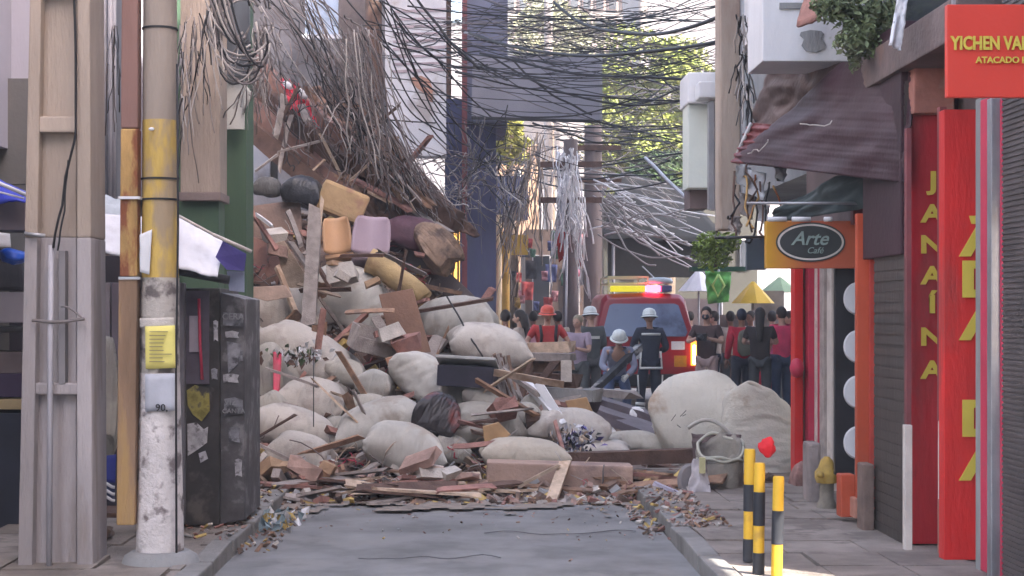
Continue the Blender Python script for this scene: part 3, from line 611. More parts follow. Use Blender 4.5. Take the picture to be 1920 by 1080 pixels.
parasol('small pale green parasol right of the yellow one', 1462, 520, 32, .4, mat('pale_green_cloth', (.3, .4, .25), .8, .1, 3, 0), .3)
gb = thing('green_bag_rack', 'rack of bright green net bags hanging left of the yellow parasol', 'rack', P(1345, 720, 30))
MB().sheet(P(1322, 508, 30), P(1372, 510, 30), P(1366, 566, 30), P(1328, 570, 30), 10, 10, .05, crumple(.15, 4, 2)).build('net_bag', mat('bright_green_net', (.16, .48, .12), .7, .25, 6, .2, 20), gb)
MB().tube([P(1347, 515, 29.8), P(1358, 535, 29.8), P(1346, 556, 29.8), P(1336, 535, 29.8), P(1347, 515, 29.8)], .025, 5).build('pale_diamond', mat('lime', (.55, .8, .25), .7, .1, 3, 0), gb)
MB().tube([P(1347, 505, 30.1), (P(1347, 0, 30.1).x, 30.1, 0)], .025).build('post', steel, gb)
MB().pb(1298, 1400, 500, 508, 30.3, .5).build('green_shelf', mat('dark_green', (.03, .10, .06), .7, .1, 2, 0), label='long dark green shelf above the net bags', cat='shelf')
MB().pb(1400, 1436, 445, 506, 15.9, .06).build('slate_blue_sign', mat('slate_blue', (.09, .12, .155), .6, .15, 2, .1, 20), label='small slate blue sign hanging left of the oval-badge sign', cat='sign')
hp = MB(); leaves(hp, P(1335, 470, 24), (.32, .2, .32), 900, .045); leaves(hp, P(1365, 455, 24), (.2, .2, .15), 300, .045)
hpt = thing('potted_bush', 'yellow-green bush hanging left of the slate blue sign', 'plant', P(1340, 520, 24)); hp.build('foliage', mat('lime_leaves', (.24, .32, .06), .6, .3, 3, 0), hpt)
MB().tube([P(1345, 420, 24), P(1342, 505, 24)], .02).build('stem', bark, hpt)
MB().pb(1340, 1520, 590, 745, 33, .6).build('dark_backdrop', mat('backdrop_brown', (.10, .075, .07), .9, .3, 4, .4, 20), label='low dark panel added to cover the sunlit ground behind the legs of the bystanders', cat='wall')  # dark panel added to hide bright sunlit ground behind the crowd
MB().pb(1415, 1470, 545, 640, 31.5, .4).build('market_stall', mat('stall_beige', (.3, .26, .23), .8, .2, 3, .2, 10), label='beige market stall behind the bystanders', cat='stall')
# low wall right between vehicle and bystanders
MB().pb(1276, 1345, 560, 660, 34, .3).build('beige_wall', mat('pinkish_wall', (.33, .28, .27), .8, .1, 1, .1, 10), label='plain pinkish-grey wall behind the bystander with pale trousers', cat='wall')
# trees
def tree(lb, x, y, Y, r, n, m, size=.14, clumps=26):
    base = P(x, y, Y); t = thing('tree', lb, 'tree', (base.x, Y, 0)); tr = MB(); cr = MB()
    tr.tube([(base.x, Y, 0), (base.x + .1, Y, base.z * .5), (base.x, Y, base.z)], .2, 10, r1=.09)
    for k in range(clumps):
        d = Vector((random.gauss(0, 1), random.gauss(0, 1), random.gauss(0, .8))); d = d.normalized() * random.uniform(.35, 1)
        c = base + Vector((d.x * r[0], d.y * r[1], d.z * r[2])); q = random.uniform(.22, .42) * min(r[0], r[2])
        tr.tube(sag(base + Vector((0, 0, -r[2] * .6)), c, -.2, 5, .2), .05, 5, r1=.012); leaves(cr, c, (q * 1.3, q, q * .8), n // clumps, size)
    tr.build('trunk', bark, t); cr.build('crown', m, t)
tree('sunlit yellow-green tree between the billboard and the white facade', 1225, 235, 47, (1.9, 1.5, 2.7), 15000, leafm, .12, 40)
tree('sunlit tree with drooping crown just right of the billboard', 1165, 190, 54, (1.2, 1.2, 2.6), 8000, leafm)
tree('tall sunlit tree rising above the billboard in front of the pale apartment block', 1030, 60, 62, (2.2, 1.5, 1.7), 4200, mat('hazy_leaves', (.24, .25, .16), .7, .3, 2, 0), .13, 20)
tree('dark-leaved tree filling the gap above the grey canopy', 1215, 335, 41, (1.1, .9, .75), 5000, leafd, .10, 26)
tree('lower sunlit tree left of the white facade panel', 1250, 305, 43, (1.2, 1, 1.1), 8000, leafm, .11)
tree('yellowish tree peeking out below the left end of the billboard', 955, 262, 42, (.6, .8, .7), 3500, mat('yellow_leaves', (.3, .3, .06), .6, .3, 3, 0), .09)
# ================================================================ rubble heap
def prof(x):
    K = [(-4, 3.0), (-2.9, 3.05), (-2.2, 3.1), (-1.2, 2.75), (-.5, 2.2), (0, 1.6), (.4, 1.1), (.9, .55), (1.5, .35), (2.4, .25), (3.4, .2)]
    for (a, ha), (c, hc) in zip(K, K[1:]):
        if a <= x <= c: return ha + (hc - ha) * (x - a) / (c - a)
    return 3 if x < 0 else .2
def mh(x, y):
    if y < 15.1: return 0
    T = [(15.1, 0), (16.4, .06), (17, .11), (18, .21), (19, .34), (20, .47), (20.6, .6), (21.3, .9), (22, 1), (40, 1)]
    t = 1
    for (a, ha), (c, hc) in zip(T, T[1:]):
        if a <= y <= c: t = ha + (hc - ha) * (y - a) / (c - a); break
    back = 1 if y < 23 else max(0, 1 - (y - 23) / 3.5)
    return prof(x) * t * back
random.seed(11)
b = MB(); nx, ny = 90, 90; vs = []; fs = []
for j in range(ny + 1):
    for i in range(nx + 1):
        x = -4.2 + 7.4 * i / nx; y = 15 + 11.6 * j / ny
        n = .22 * noise.noise((x * 1.6, y * 1.6, 1)) + .12 * noise.noise((x * 4, y * 4, 3))
        edge = min(1, (y - 15) / .8)
        vs.append((x, y, max(-.05, mh(x, y) - .12 + n * edge - .04)))
for j in range(ny):
    for i in range(nx): a = j * (nx + 1) + i; fs.append((a, a + 1, a + nx + 2, a + nx + 1))
b.add(vs, fs, 0, False); b.build('rubble_mound', dust, kind='stuff', label='dusty brown rubble mound under the sacks', cat='rubble', o=(0, 0, 0))
b = MB()
def frag(x, y, z, s_):
    mi = random.choice([0, 0, 1, 2, 3, 4, 5, 6, 6, 7, 8, 1, 5])
    b.box((x, y, z), (s_ * random.uniform(.6, 2.6), s_ * random.uniform(.3, 1), s_ * random.uniform(.15, .6)), (random.uniform(-.7, .7), random.uniform(-.7, .7), random.uniform(0, 3.1)), mi)
for _ in range(2300):
    x = random.uniform(-3.6, 3.0); y = 15 + 9 * random.random() ** 1.4
    if x > 1.0 and y > 18: continue
    frag(x, y, mh(x, y) + random.uniform(-.1, .1), random.choice([.03, .05, .08, .12, .17]))
for _ in range(1500):
    x = random.uniform(-2.7, 2.1); y = 14.5 + abs(random.gauss(.5, .4)); frag(x, y, .02 + max(0, (y - 14.7)) * .1, random.choice([.012, .02, .03, .05, .08, .11]))
for _ in range(350):
    x = random.uniform(1.35, 2.0); y = random.uniform(12.2, 15); frag(x, y, .03 + (.1 if x > 1.52 else 0), random.choice([.012, .02, .03, .045]))
for _ in range(420):
    x = random.uniform(-2.4, -1.45); y = random.uniform(11.5, 15); frag(x, y, .03 + (.1 if x < -1.72 else 0), random.choice([.01, .015, .025, .035]))
for _ in range(200):
    x = random.uniform(-1.6, 1.45); y = 15 - abs(random.gauss(0, 1.3)); frag(x, y, .02, random.choice([.008, .012, .02]))
b.build('rubble_fragments', rubm, kind='stuff', label='small broken fragments of wood, brick and plaster strewn over the heap', cat='rubble', o=(0, 0, 0))
# shredded strips, paper and string, uncountable
b = MB()
for _ in range(1300):
    x = random.uniform(-3.5, 1.6); y = 15.2 + 6.5 * random.random(); z = mh(x, y) + random.uniform(0, .12); p = Vector((x, y, z)); L = random.uniform(.08, .5)
    q = p + Vector((random.uniform(-L, L), random.uniform(-.1, .1), random.uniform(-L * .5, L * .7))); b.tube(sag(p, q, random.uniform(-.06, .06), 4, .05), random.uniform(.003, .009), 4, random.choice([0, 1, 2, 3, 4]))
b.build('shredded_strips', [cab_w, cab_g, wood_p, cab_br, crimson], kind='stuff', label='loose shredded strips and wires tangled over the heap', cat='rubble', o=(0, 0, 0))
# ---- sacks
def sack(px, py, w_, h_, Y, roll, lb, m=sackm, e=.76, pinch=.22, dep=None, crease=.02, flat=.5, seed=None, tie=0, yaw=0, sub=5, sg=.2, nm='stuffed_sack', cat='sack', group=None, var=None, up=False):
    sd_ = seed if seed is not None else (px * 7 + py) % 97; rs = random.Random(sd_)
    if nm == 'bale': Y -= .0
    c = P(px, py, Y); a = M(w_ / 2, Y) * 1.08; h = M(h_ / 2, Y) * 1.12; d = dep or (a + h) * .5
    if var is None:
        var = rs.choice([1, 4]) if crease >= .04 else rs.choice([2, 4]) if crease > .028 else rs.choice([0, 2, 3, 6, 6, 0])
        if h_ / w_ > .75: var = rs.choice([5, 3])
    V3, F3 = SIMS[var]; fx = tie if tie else rs.choice([-1, 1]); fy = rs.choice([-1, 1]); q = Euler((R(rs.uniform(-18, 8)), R(roll), R(yaw + rs.uniform(-14, 14)))).to_matrix()
    if (fx * fy) < 0: F3 = [f[::-1] for f in F3]
    vs = []
    for v in V3:
        x, y, z = v.x * fx, v.y * fy, v.z
        if up: x, z = z, x
        r_ = 1 + .05 * noise.noise(Vector((x * 2, y * 2, z * 2 + sd_)))
        vs.append(c + Vector((0, d * .6, 0)) + q @ Vector((x * a * r_, y * d * r_, z * h * r_)))
    b = MB(); b.add(vs, F3, 0, True)
    o = b.build(nm, m, label=lb, cat=cat, group=group)
    if tie and w_ > 162:
        ax = Euler((0, R(roll), R(yaw))).to_matrix() @ Vector((tie, 0, 0)); p = c + Vector((0, d * .6, 0)) + ax * a * .92; t = MB()
        t.lathe(p, [(h * .3, -.02), (h * .14, .06), (h * .12, .08), (h * .25, .16), (h * .34, .2)], 12, rot=(0, R(roll) + (math.pi / 2 if tie > 0 else -math.pi / 2), 0)); t.build('tied_neck', m, o)
    return o
sack(648, 560, 160, 118, 20.4, 22, 'large white bulging sack high on the heap, beside the grey timber post', e=.72, pinch=.45, crease=.02, tie=1)
sack(535, 592, 170, 105, 20.2, 2, 'white sack behind the kiosk edge, left of the grey timber post', sack_p)
sack(850, 600, 160, 88, 20.4, 6, 'white sack behind, above the black crate, with a cable across it', sackm, e=.72, pinch=.35)
sack(918, 646, 146, 74, 19.4, 4, 'plump beige sack resting right above the black crate', sack_p, pinch=.15, e=.78)
o = sack(578, 672, 205, 92, 18.7, 24, 'long torn sack with paper spilling from its open end', sack_p, pinch=.35, e=.75)
sack(500, 715, 95, 130, 18.2, -10, 'upright grey-white sack at the left edge behind the red ribbon', sack_g)
sack(580, 757, 130, 92, 17.7, 15, 'slumped white sack below the long torn sack', sack_p, tie=1)
sack(822, 727, 190, 80, 18.0, 31, 'long pale sack sloping down right below the black crate', sackm, e=.7, pinch=.3, tie=1)
sack(702, 722, 66, 52, 17.9, 10, 'small cream sack left of the long sloping pale one', sackm)
sack(545, 805, 160, 78, 17.0, 8, 'wide white sack low on the left of the heap', sack_p, tie=-1)
sack(708, 795, 165, 78, 16.9, -14, 'white sack lying left of the black and maroon bag', sackm, e=.7, pinch=.4, tie=-1)
sack(757, 842, 150, 88, 16.4, 8, 'round white sack at the front under the black and maroon bag', sackm, e=.85, pinch=.3, tie=-1)
sack(562, 850, 112, 66, 16.3, 12, 'grey-violet sack at the front left edge of the heap', sack_p)
sack(818, 784, 84, 88, 16.8, 25, 'black and maroon shiny bag between the pale sacks', mat('maroon_black_bag', (.035, .03, .032), .3, .2, 3, .3, 25, stain=(.17, .04, .035), ssc=2.2, sth=.5), e=.85, crease=.02, nm='rubbish_bag', cat='bag')
sack(918, 793, 140, 66, 17.1, 4, 'flattened greenish-grey sack left of the shiny plastic scraps', sack_g, crease=.035)
sack(915, 752, 88, 52, 17.6, 18, 'crumpled grey sack under the frayed post', sack_g, crease=.04)
sack(845, 842, 70, 50, 16.7, 0, 'dull grey sack wedged right of the round front sack', sack_g)
sack(1063, 805, 150, 74, 17.3, 10, 'pinkish grey sheet-covered bundle behind the shiny plastic scraps', sack_p, e=.7, crease=.03)
sack(985, 852, 160, 54, 15.9, 1, 'flat beige cushion lying on the long concrete block', mat('beige_cushion', (.45, .40, .33), .85, .1, 2, .3, 40, stain=(.34, .27, .22), ssc=1.6, sth=.56), e=.62, pinch=.1, sg=.1, dep=.3, nm='cushion', cat='cushion')
sack(1190, 832, 110, 44, 17.6, 8, 'grey-green cloth bundle left of the giant bales', sack_g, crease=.03)
sack(650, 700, 70, 50, 18.5, 30, 'small grey sack tucked behind the small cream sack', sack_g)
sack(640, 815, 80, 60, 17.2, 5, 'half-hidden greenish sack behind the round front sack', sack_g)
sack(1318, 788, 178, 162, 17.4, -4, 'giant round off-white bale, left one of the two, with dark scuffs', mat('bale_cloth', (.55, .52, .455), .85, .1, 2.2, .5, 40, stain=(.37, .29, .22), ssc=1.8, sth=.56), e=.8, pinch=.1, crease=.02, flat=.3, nm='bale', cat='bale', dep=.55, var=5)
sack(1436, 826, 140, 182, 16.6, 2, 'giant upright off-white bale, right one of the two', MATS['bale_cloth'], e=.78, pinch=.1, crease=.02, flat=.3, nm='bale', cat='bale', dep=.45, var=6, up=True)
b = MB()
for _ in range(4):
    x, y = 1260 + random.uniform(-16, 22), 788 + random.uniform(-22, 18); q = P(x, y, 16.93); b.tube([q, q + Vector((random.uniform(-.07, .07), .01, random.uniform(-.09, .09)))], .004, 5)
b.build('scuff_ties', cab_b, label='dark knotted ties on the left side of the left giant bale', cat='rope')
MB().tube(sag(P(1290, 803, 16.75), P(1375, 820, 16.6), -.13, 10), .022, 8).build('curled_rim', sackm, label='curled pale cloth lip across the front of the left giant bale', cat='cloth')
for a_ in [(470, 640, 90, 60, 19.2, 20, 'grey cloth-wrapped lump at the left edge under the cream scrap', sack_g), (690, 760, 80, 40, 17.5, 10, 'grey folded sacking above the white sack beside the dark bag', sack_g), (500, 770, 80, 60, 17.5, -20, 'crumpled grey sack at the far left above the low wide one', sack_g), (975, 785, 80, 50, 17.4, -10, 'small greenish cloth heap under the white metal profile', sack_g), (870, 815, 90, 44, 17.0, -8, 'crumpled grey sacking right of the black and maroon bag', sack_g), (1120, 845, 120, 36, 17.2, 0, 'flat greyish sheet bundle behind the long dark timber', sack_p), (1010, 770, 70, 50, 17.8, 25, 'grey rag under the bent profile', sack_g)]:
    sack(*a_[:7], a_[7], crease=.04)
# top of heap: bags, chairs, carton
sack(568, 358, 72, 56, 21.3, 20, 'shiny black bag on the very top of the heap', mat('black_bag', (.03, .032, .04), .3, .3, 4, .4, 30), crease=.05, nm='rubbish_bag', cat='bag')
sack(775, 440, 110, 64, 21.4, 10, 'dark maroon sack behind the lilac chair back', mat('maroon_sack', (.075, .03, .045), .6, .2, 3, .3, 30))
sack(818, 462, 60, 100, 21.0, -38, 'brown striped bundle at the right shoulder of the heap', mat('brown_bundle', (.26, .18, .13), .8, .3, 5, .5, 20, stain=(.10, .07, .06), ssc=3, sth=.5), crease=.04)
sack(500, 350, 50, 36, 21.5, 10, 'small dark sack left of the black top bag', mat('dark_grey_sack', (.10, .10, .10), .8, .3, 4, .3, 30))
b = MB(); b.box(P(638, 378, 21.3) + Vector((0, .25, 0)), (M(92, 21.3), .45, M(58, 21.3)), (0, R(22), .15)); b.build('carton', mat('tan_cardboard', (.48, .33, .18), .8, .15, 3, .3, 25, stain=(.36, .2, .14), ssc=2.2, sth=.55), label='tan box lying tilted on top of the heap right of the black bag', cat='box', bevel=.05)
def chair(lb, px, py, w_, h_, Y, roll, m):
    t = thing('plastic_chair', lb, 'chair', P(px, py + h_ / 2, Y)); W = M(w_, Y); H = M(h_, Y); q = Euler((R(-14), R(roll), 0)).to_matrix(); c = P(px, py, Y)
    n = 10; vs = []; fs = []
    for j in range(n + 1):
        for i in range(n + 1):
            u = i / n * 2 - 1; v = j / n * 2 - 1; sx = 1 - .10 * (v > 0) * v - (.12 * max(0, v) ** 6); zz = v * (1 - .10 * abs(u) ** 5)
            vs.append(c + q @ Vector((u * W / 2 * sx, .10 * (1 - u * u) - .05, zz * H / 2)))
    for j in range(n):
        for i in range(n): a = j * (n + 1) + i; fs.append((a, a + 1, a + n + 2, a + n + 1))
    k = len(vs); vs += [v + q @ Vector((0, .03, 0)) for v in vs]; rim = [i for i in range(n + 1)] + [j * (n + 1) + n for j in range(1, n + 1)] + [n * (n + 1) + i for i in range(n - 1, -1, -1)] + [j * (n + 1) for j in range(n - 1, 0, -1)]
    fs += [tuple(x + k for x in f[::-1]) for f in list(fs)] + [(rim[i], rim[i] + k, rim[(i + 1) % len(rim)] + k, rim[(i + 1) % len(rim)]) for i in range(len(rim))]
    MB().add(vs, fs, 0, True).build('backrest', m, t)
    MB().box(c + q @ Vector((0, .3, -H * .55)), (W, .5, .05), q).build('seat', m, t, bevel=.015)
    for sx in (-1, 1): MB().beam(c + q @ Vector((sx * W * .42, .5, -H * .56)), c + q @ Vector((sx * W * .46, .62, -H * 1.1)), .05, .04).build('leg', m, t)
chair('lilac-pink chair back standing upright on the heap', 697, 440, 72, 74, 20.6, 4, mat('lilac_plastic', (.40, .31, .37), .5, .06, 2, .1, 20))
chair('orange-tan chair back left of the lilac one', 632, 440, 54, 70, 20.9, -6, mat('tan_plastic', (.52, .31, .17), .5, .08, 2, .1, 20))
# rolled mat and panels
def roll_(lb, a, c, Y, Y2, r, m): 
    t = MB(); t.tube(sag(P(*a, Y), P(*c, Y2), -.04, 8, .06), M(r, Y), 14, r1=M(r * .8, Y)); return t.build('rolled_mat', m, label=lb, cat='mat')
roll_('mustard rolled mat running down right from the lilac chair', (692, 488), (795, 562), 20.5, 20.2, 24, mat('mustard_mat', (.42, .30, .15), .85, .15, 4, .4, 25, stain=(.3, .2, .11), ssc=2.5, sth=.56))
def panel(lb, pts, Y, d, m, nm='panel', cat='panel', bevel=.008, lean=0):
    b = MB().prism(pts, Y, d)
    if lean:
        z0 = min(v.z for v in b.v)
        for v in b.v: v.y += (v.z - z0) * lean
    return b.build(nm, m, label=lb, cat=cat, bevel=bevel)
panel('brown wedge-shaped board standing under the mustard mat', [(708, 552), (772, 540), (808, 660), (738, 668)], 19.0, .05, mat('brown_board', (.19, .105, .07), .7, .15, 2, .3, 25), lean=.3)
panel('dark grey sheet sloping down behind the white sack with the cable', [(735, 455), (800, 470), (890, 555), (880, 575), (800, 560), (745, 500)], 21.6, .06, mat('dark_grey_sheet', (.12, .10, .10), .7, .2, 2, .3, 20), lean=.2)
panel('brown board face below the dark top bags on the left', [(468, 385), (560, 372), (566, 455), (520, 470), (470, 440)], 21.3, .08, mat('brown_grey_board', (.22, .155, .13), .8, .2, 3, .3, 25, stain=(.3, .24, .2), ssc=2, sth=.55), lean=.25)
panel('rust-brown board leaning at the left behind the kiosk', [(462, 440), (545, 470), (520, 535), (462, 530)], 20.9, .05, mat('rust_brown_board', (.22, .12, .10), .8, .2, 3, .4, 25), lean=.3)
panel('cream cloth scrap on the left sack', [(475, 538), (535, 535), (548, 556), (500, 565), (470, 556)], 19.6, .05, mat('peach_cloth', (.55, .41, .34), .9, .15, 5, .4, 25), nm='cloth_scrap', cat='cloth')
panel('pale plank scrap with torn end beside the grey post', [(512, 455), (530, 450), (575, 520), (560, 560), (535, 530)], 20.3, .04, wood_p, nm='broken_plank', cat='plank', lean=.2)
# broken drawer
dr = thing('broken_wooden_box', 'grey-brown open wooden box lying broken in the middle of the heap', 'box', P(712, 662, 18.9))
q = Euler((R(8), R(14), R(18))).to_matrix(); c = P(708, 640, 18.9)
for (o_, s_) in (((0, 0, -.14), (.6, .4, .02)), ((0, .2, 0), (.6, .02, .28)), ((-.3, 0, 0), (.02, .4, .28)), ((.3, 0, 0), (.02, .4, .28)), ((.02, -.2, -.06), (.62, .025, .17))):
    MB().box(c + q @ Vector(o_), s_, q).build('side_board', wood_g, dr, bevel=.004)
panel('small orange-brown block lying beside the open wooden box', [(722, 672), (760, 662), (764, 690), (735, 706)], 18.3, .2, mat('orange_brown', (.40, .21, .13), .8, .15, 4, .3, 20), nm='wood_block', cat='block')
# black crate
ct = thing('black_crate', 'dark crate with a pale flat lid in the middle of the heap', 'crate', P(878, 726, 17.5))
MB().box(P(877, 706, 17.5) + Vector((0, .3, 0)), (M(106, 17.5), .6, M(40, 17.5)), (0, R(3), R(-6))).build('body', mat('blue_black_crate', (.035, .032, .05), .4, .2, 2, .2, 20), ct, bevel=.012)
MB().box(P(878, 684, 17.45) + Vector((0, .3, 0)), (M(114, 17.5), .68, .035), (R(-14), R(3), R(-6))).build('lid', mat('pale_lid', (.38, .38, .37), .6, .12, 3, .2, 20), ct, bevel=.01)
# timber behind
for i, (x0, y0, x1, y1, w_) in enumerate(((984, 653, 1072, 650, 20), (960, 688, 1075, 682, 24), (975, 668, 1070, 670, 14), (985, 712, 1085, 715, 26), (1015, 736, 1120, 742, 22))):
    MB().beam(P(x0, y0, 22.2 - i * .25), P(x1, y1, 22.0 - i * .25), .35, M(w_, 22), 0, 0, .01).build('stacked_timber', [wood_p, wood, wood_g, wood_d, conc_g][i], label=['topmost pale timber of the pile in front of the red-vested person', 'wide brown timber below the topmost pale one', 'narrow grey timber between the two upper ones', 'dark timber low in the pile left of the firefighters', 'grey slab at the foot of the timber pile'][i], cat='timber', group='timbers stacked before the red-vested person')
MB().pb(1052, 1072, 676, 716, 21.0, .1).build('white_block', plaster, label='small whitish block wedged under the timber pile', cat='block')
# frayed post, white profile, crate etc.
fp = MB()
for i in range(36):
    x = 930 + random.uniform(-12, 26); fp.beam(P(x, 672 + random.uniform(-8, 14), 18.2 + random.uniform(-.1, .1)), P(x + random.uniform(8, 38), 765 + random.uniform(-22, 22), 18.0), .03, .012, random.uniform(0, 90), random.choice([0, 1, 2]), .004)
fp.build('splintered_post', [wood_d, wood_g, wood], label='dark splintered post end right of the black crate', cat='post')
MB().beam(P(985, 715, 17.9), P(1058, 800, 17.2), .07, .1, 20).beam(P(1008, 717, 17.6), P(1050, 784, 17.3), .1, .02, 70).build('white_profile', white, label='bent white metal profile sticking up in the centre of the heap', cat='profile', bevel=.004)
MB().beam(P(942, 692, 17.9), P(1010, 740, 17.6), .05, .05, 10, 0, .01).build('grey_stick', wood_g, label='grey stick crossing just left of the bent white profile', cat='stick')
MB().beam(P(1040, 790, 16.8), P(1062, 866, 16.1), .035, .035, 0, 0, .005).build('orange_brown_stick', wood_r, label='thin reddish stick standing in the shiny plastic scraps', cat='stick')
gl = MB()
for i in range(260):
    c = P(random.gauss(1078, 20), random.gauss(822, 13), 16.7 + random.uniform(-.15, .2)); q = Euler([random.uniform(0, 6) for _ in range(3)]).to_matrix(); s_ = random.uniform(.015, .055)
    gl.add([c + q @ Vector(v) for v in ((-s_, 0, 0), (0, -s_ * .5, .01), (s_, 0, 0), (0, s_ * .5, .015))], [(0, 1, 2, 3)], random.choice([0, 0, 1, 2, 3]))
gl.build('plastic_scraps', [mat('clear_plastic', (.55, .55, .6), .15, .1, 5, 0, spec=.8), mat('violet_foil', (.12, .10, .25), .2, .2, 5, 0, metal=.5), black, wood_p], kind='stuff', label='glittering shiny plastic scraps spilling in front of the heap', cat='rubbish')
pp = MB()
for i in range(150):
    c = P(random.gauss(555, 26), random.gauss(668, 9), 18.05 + random.uniform(-.1, .15)); q = Euler([random.uniform(0, 6) for _ in range(3)]).to_matrix(); s_ = random.uniform(.02, .07)
    pp.add([c + q @ Vector(v) for v in ((-s_, 0, 0), (0, -s_ * .6, .01), (s_, 0, 0), (0, s_ * .6, .015))], [(0, 1, 2, 3)], random.choice([0, 0, 1, 2, 3]))
pp.build('paper_scraps', [white, plaster, wood_d, leafd], kind='stuff', label='paper scraps spilling from the long torn sack', cat='paper')
MB().sheet(P(512, 660, 18), P(528, 662, 18), P(524, 745, 17.6), P(512, 740, 17.6), 4, 12, .01, crumple(.05, 3, 4)).build('red_ribbon', crimson, label='dull red cloth ribbon hanging over the left sacks', cat='ribbon')
# front row: concrete block, beams, planks
MB().box(P(1050, 896, 15.3) + Vector((0, .2, 0)), (M(275, 15.3), .4, M(50, 15.3)), (0, R(1.5), R(-1))).build('concrete_block', mat('pinkish_concrete', (.40, .28, .225), .9, .15, 2, .5, 30, stain=(.24, .17, .15), ssc=1.4, sth=.55), label='long pinkish-brown block lying under the flat beige cushion', cat='block', bevel=.015)
MB().beam(P(1058, 862, 16.2), P(1335, 852, 16.4), .2, M(26, 16), 0, 0, .012).build('timber_beam', wood_d, label='long dark timber lying level in front of the giant bales', cat='beam')
MB().beam(P(1060, 866, 15.2), P(1032, 944, 14.7), M(22, 15), .03, 0, 0, .004).build('leaning_plank', wood_p, label='short pinkish plank leaning against the front block', cat='plank')
MB().beam(P(972, 912, 15.1), P(1048, 872, 15.1), .05, .03, 0, 0, .004).build('leaning_stick', wood_p, label='thin pale stick leaning to the upper right beside the front block', cat='stick')
MB().beam(P(1160, 890, 15.5), P(1300, 905, 15.6), .2, .09, 0, 0, .015).build('broken_timber', wood_r, label='reddish broken timber lying before the barrel', cat='timber')
panel('square pale tile lying at the foot of the round front sack', [(790, 868), (832, 876), (820, 898), (782, 888)], 15.3, .12, mat('pale_tile', (.60, .48, .42), .7, .08, 4, .2, 20), nm='tile', cat='tile')
panel('brown cardboard scrap left of the flat beige cushion', [(905, 800), (935, 792), (958, 815), (930, 832), (908, 828)], 16.2, .08, mat('cardboard', (.40, .25, .13), .85, .15, 4, .3, 20), nm='cardboard_scrap', cat='cardboard')
panel('orange-brown carton piece below the firefighter beam', [(1060, 752), (1100, 745), (1112, 772), (1070, 778)], 19.5, .1, MATS['cardboard'], nm='cardboard_scrap', cat='cardboard')
front = [(462, 905, 640, 915, 15.0, .22, wood_r, 'broad reddish board lying flat at the front left of the heap'), (460, 925, 600, 928, 14.85, .16, wood_d, 'dark board lying at the front left below the reddish one'),
 (600, 935, 700, 912, 14.8, .08, wood_p, 'pale stick sloping up right at the front left'), (700, 915, 870, 905, 14.95, .07, wood_p, 'long thin pale lath left of the pale tile'), (845, 938, 905, 933, 14.75, .09, wood_p, 'short pale lath lying on the road edge below the tile'),
 (740, 940, 800, 940, 14.7, .08, wood_p, 'short pale lath on the road left of the tile'), (860, 925, 1030, 918, 14.95, .07, wood_p, 'long pale lath in front of the pinkish block'), (560, 895, 660, 905, 15.2, .12, wood_r, 'reddish board scrap among the front rubble left'),
 (470, 826, 585, 882, 15.8, .06, wood_g, 'grey pole sloping down right at the left of the heap'), (620, 735, 690, 760, 17.5, .05, wood_p, 'pale lath lying between the slumped sacks'), (1215, 972, 1280, 938, 13.8, .035, wood_p, 'thin pale stick lying on the right footway edge'),
 (470, 880, 500, 905, 15.1, .05, wood_p, 'short pale stick beside the kiosk foot'), (1100, 880, 1190, 885, 15.4, .12, wood, 'brown board on the right end of the pinkish block'), (820, 905, 900, 915, 15.05, .1, wood, 'brown board scrap right of the tile')]
for (x0, y0, x1, y1, Y, w_, m, lb) in front:
    p0, p1 = P(x0, y0, Y), P(x1, y1, Y + .15); MB().beam(p0, p1, w_, .028, random.uniform(-8, 8), 0, .006).build('broken_plank', m, label=lb, cat='plank', group='broken planks along the front of the heap')
# upright and high pieces
MB().beam(P(592, 390, 20.1), P(578, 615, 19.3), M(25, 20), .12, 0, 0, .02).build('timber_post', wood_g, label='thick grey timber post standing in the upper left of the heap', cat='post')
high = [(604, 372, 596, 470, .04, wood_p, 'thin upright lath beside the grey timber post'), (545, 455, 590, 520, .07, wood_g, 'grey lath leaning on the left of the grey timber post'), (478, 400, 512, 425, .05, white, 'short whitish strip high on the left of the heap'),
 (540, 395, 565, 460, .06, wood_g, 'grey board piece under the black top bag'), (520, 500, 560, 600, .07, wood_p, 'yellowish plank pointing down left of the grey timber post'), (700, 598, 925, 560, .05, wood_d, 'long dark rod crossing the heap below the mustard mat'),
 (760, 575, 800, 562, .05, wood_r, 'reddish stick end beside the white sack with the cable'), (640, 480, 720, 478, .06, wood_d, 'short dark bar under the lilac chair back'), (648, 625, 600, 560, .04, wood_g, 'grey stick sloping under the large bulging sack'),
 (770, 622, 740, 600, .08, wood_d, 'dark chunk of board beside the open wooden box'), (555, 430, 620, 540, .05, wood_d, 'dark stick between the laths'), (470, 395, 520, 470, .05, wood_r, 'reddish stick at the left edge of the heap top')]
for (x0, y0, x1, y1, w_, m, lb) in high: MB().beam(P(x0, y0, 20.2), P(x1, y1, 19.8), w_, .04, random.uniform(-20, 20), 0, .008).build('broken_plank', m, label=lb, cat='plank', group='broken planks high on the heap')
gm = {'brown': wood, 'pale': wood_p, 'dark': wood_d, 'reddish': wood_r}
for k in range(72):
    nm = ['brown', 'pale', 'dark', 'reddish'][k % 4]; x = random.uniform(-3.3, .9); y = random.uniform(15.8, 21.5); z = mh(x, y) + .06; L = random.uniform(.25, .9); a = random.uniform(-1, 1)
    d = Vector((math.cos(a) * L / 2, random.uniform(-.2, .2), math.sin(a) * L / 2 * .6)); p = Vector((x, y, z))
    MB().beam(p - d, p + d, random.uniform(.04, .13), .022, random.uniform(-60, 60), 0, .007).build('plank_splinter', gm[nm], label='short %s plank splinter jutting from the rubble between the sacks' % nm, cat='plank', group='%s plank splinters in the heap' % nm)
flatw = [wood, wood_p, wood_r, wood_d, wood_g]; wn = ['brown', 'pale', 'reddish', 'dark', 'grey']
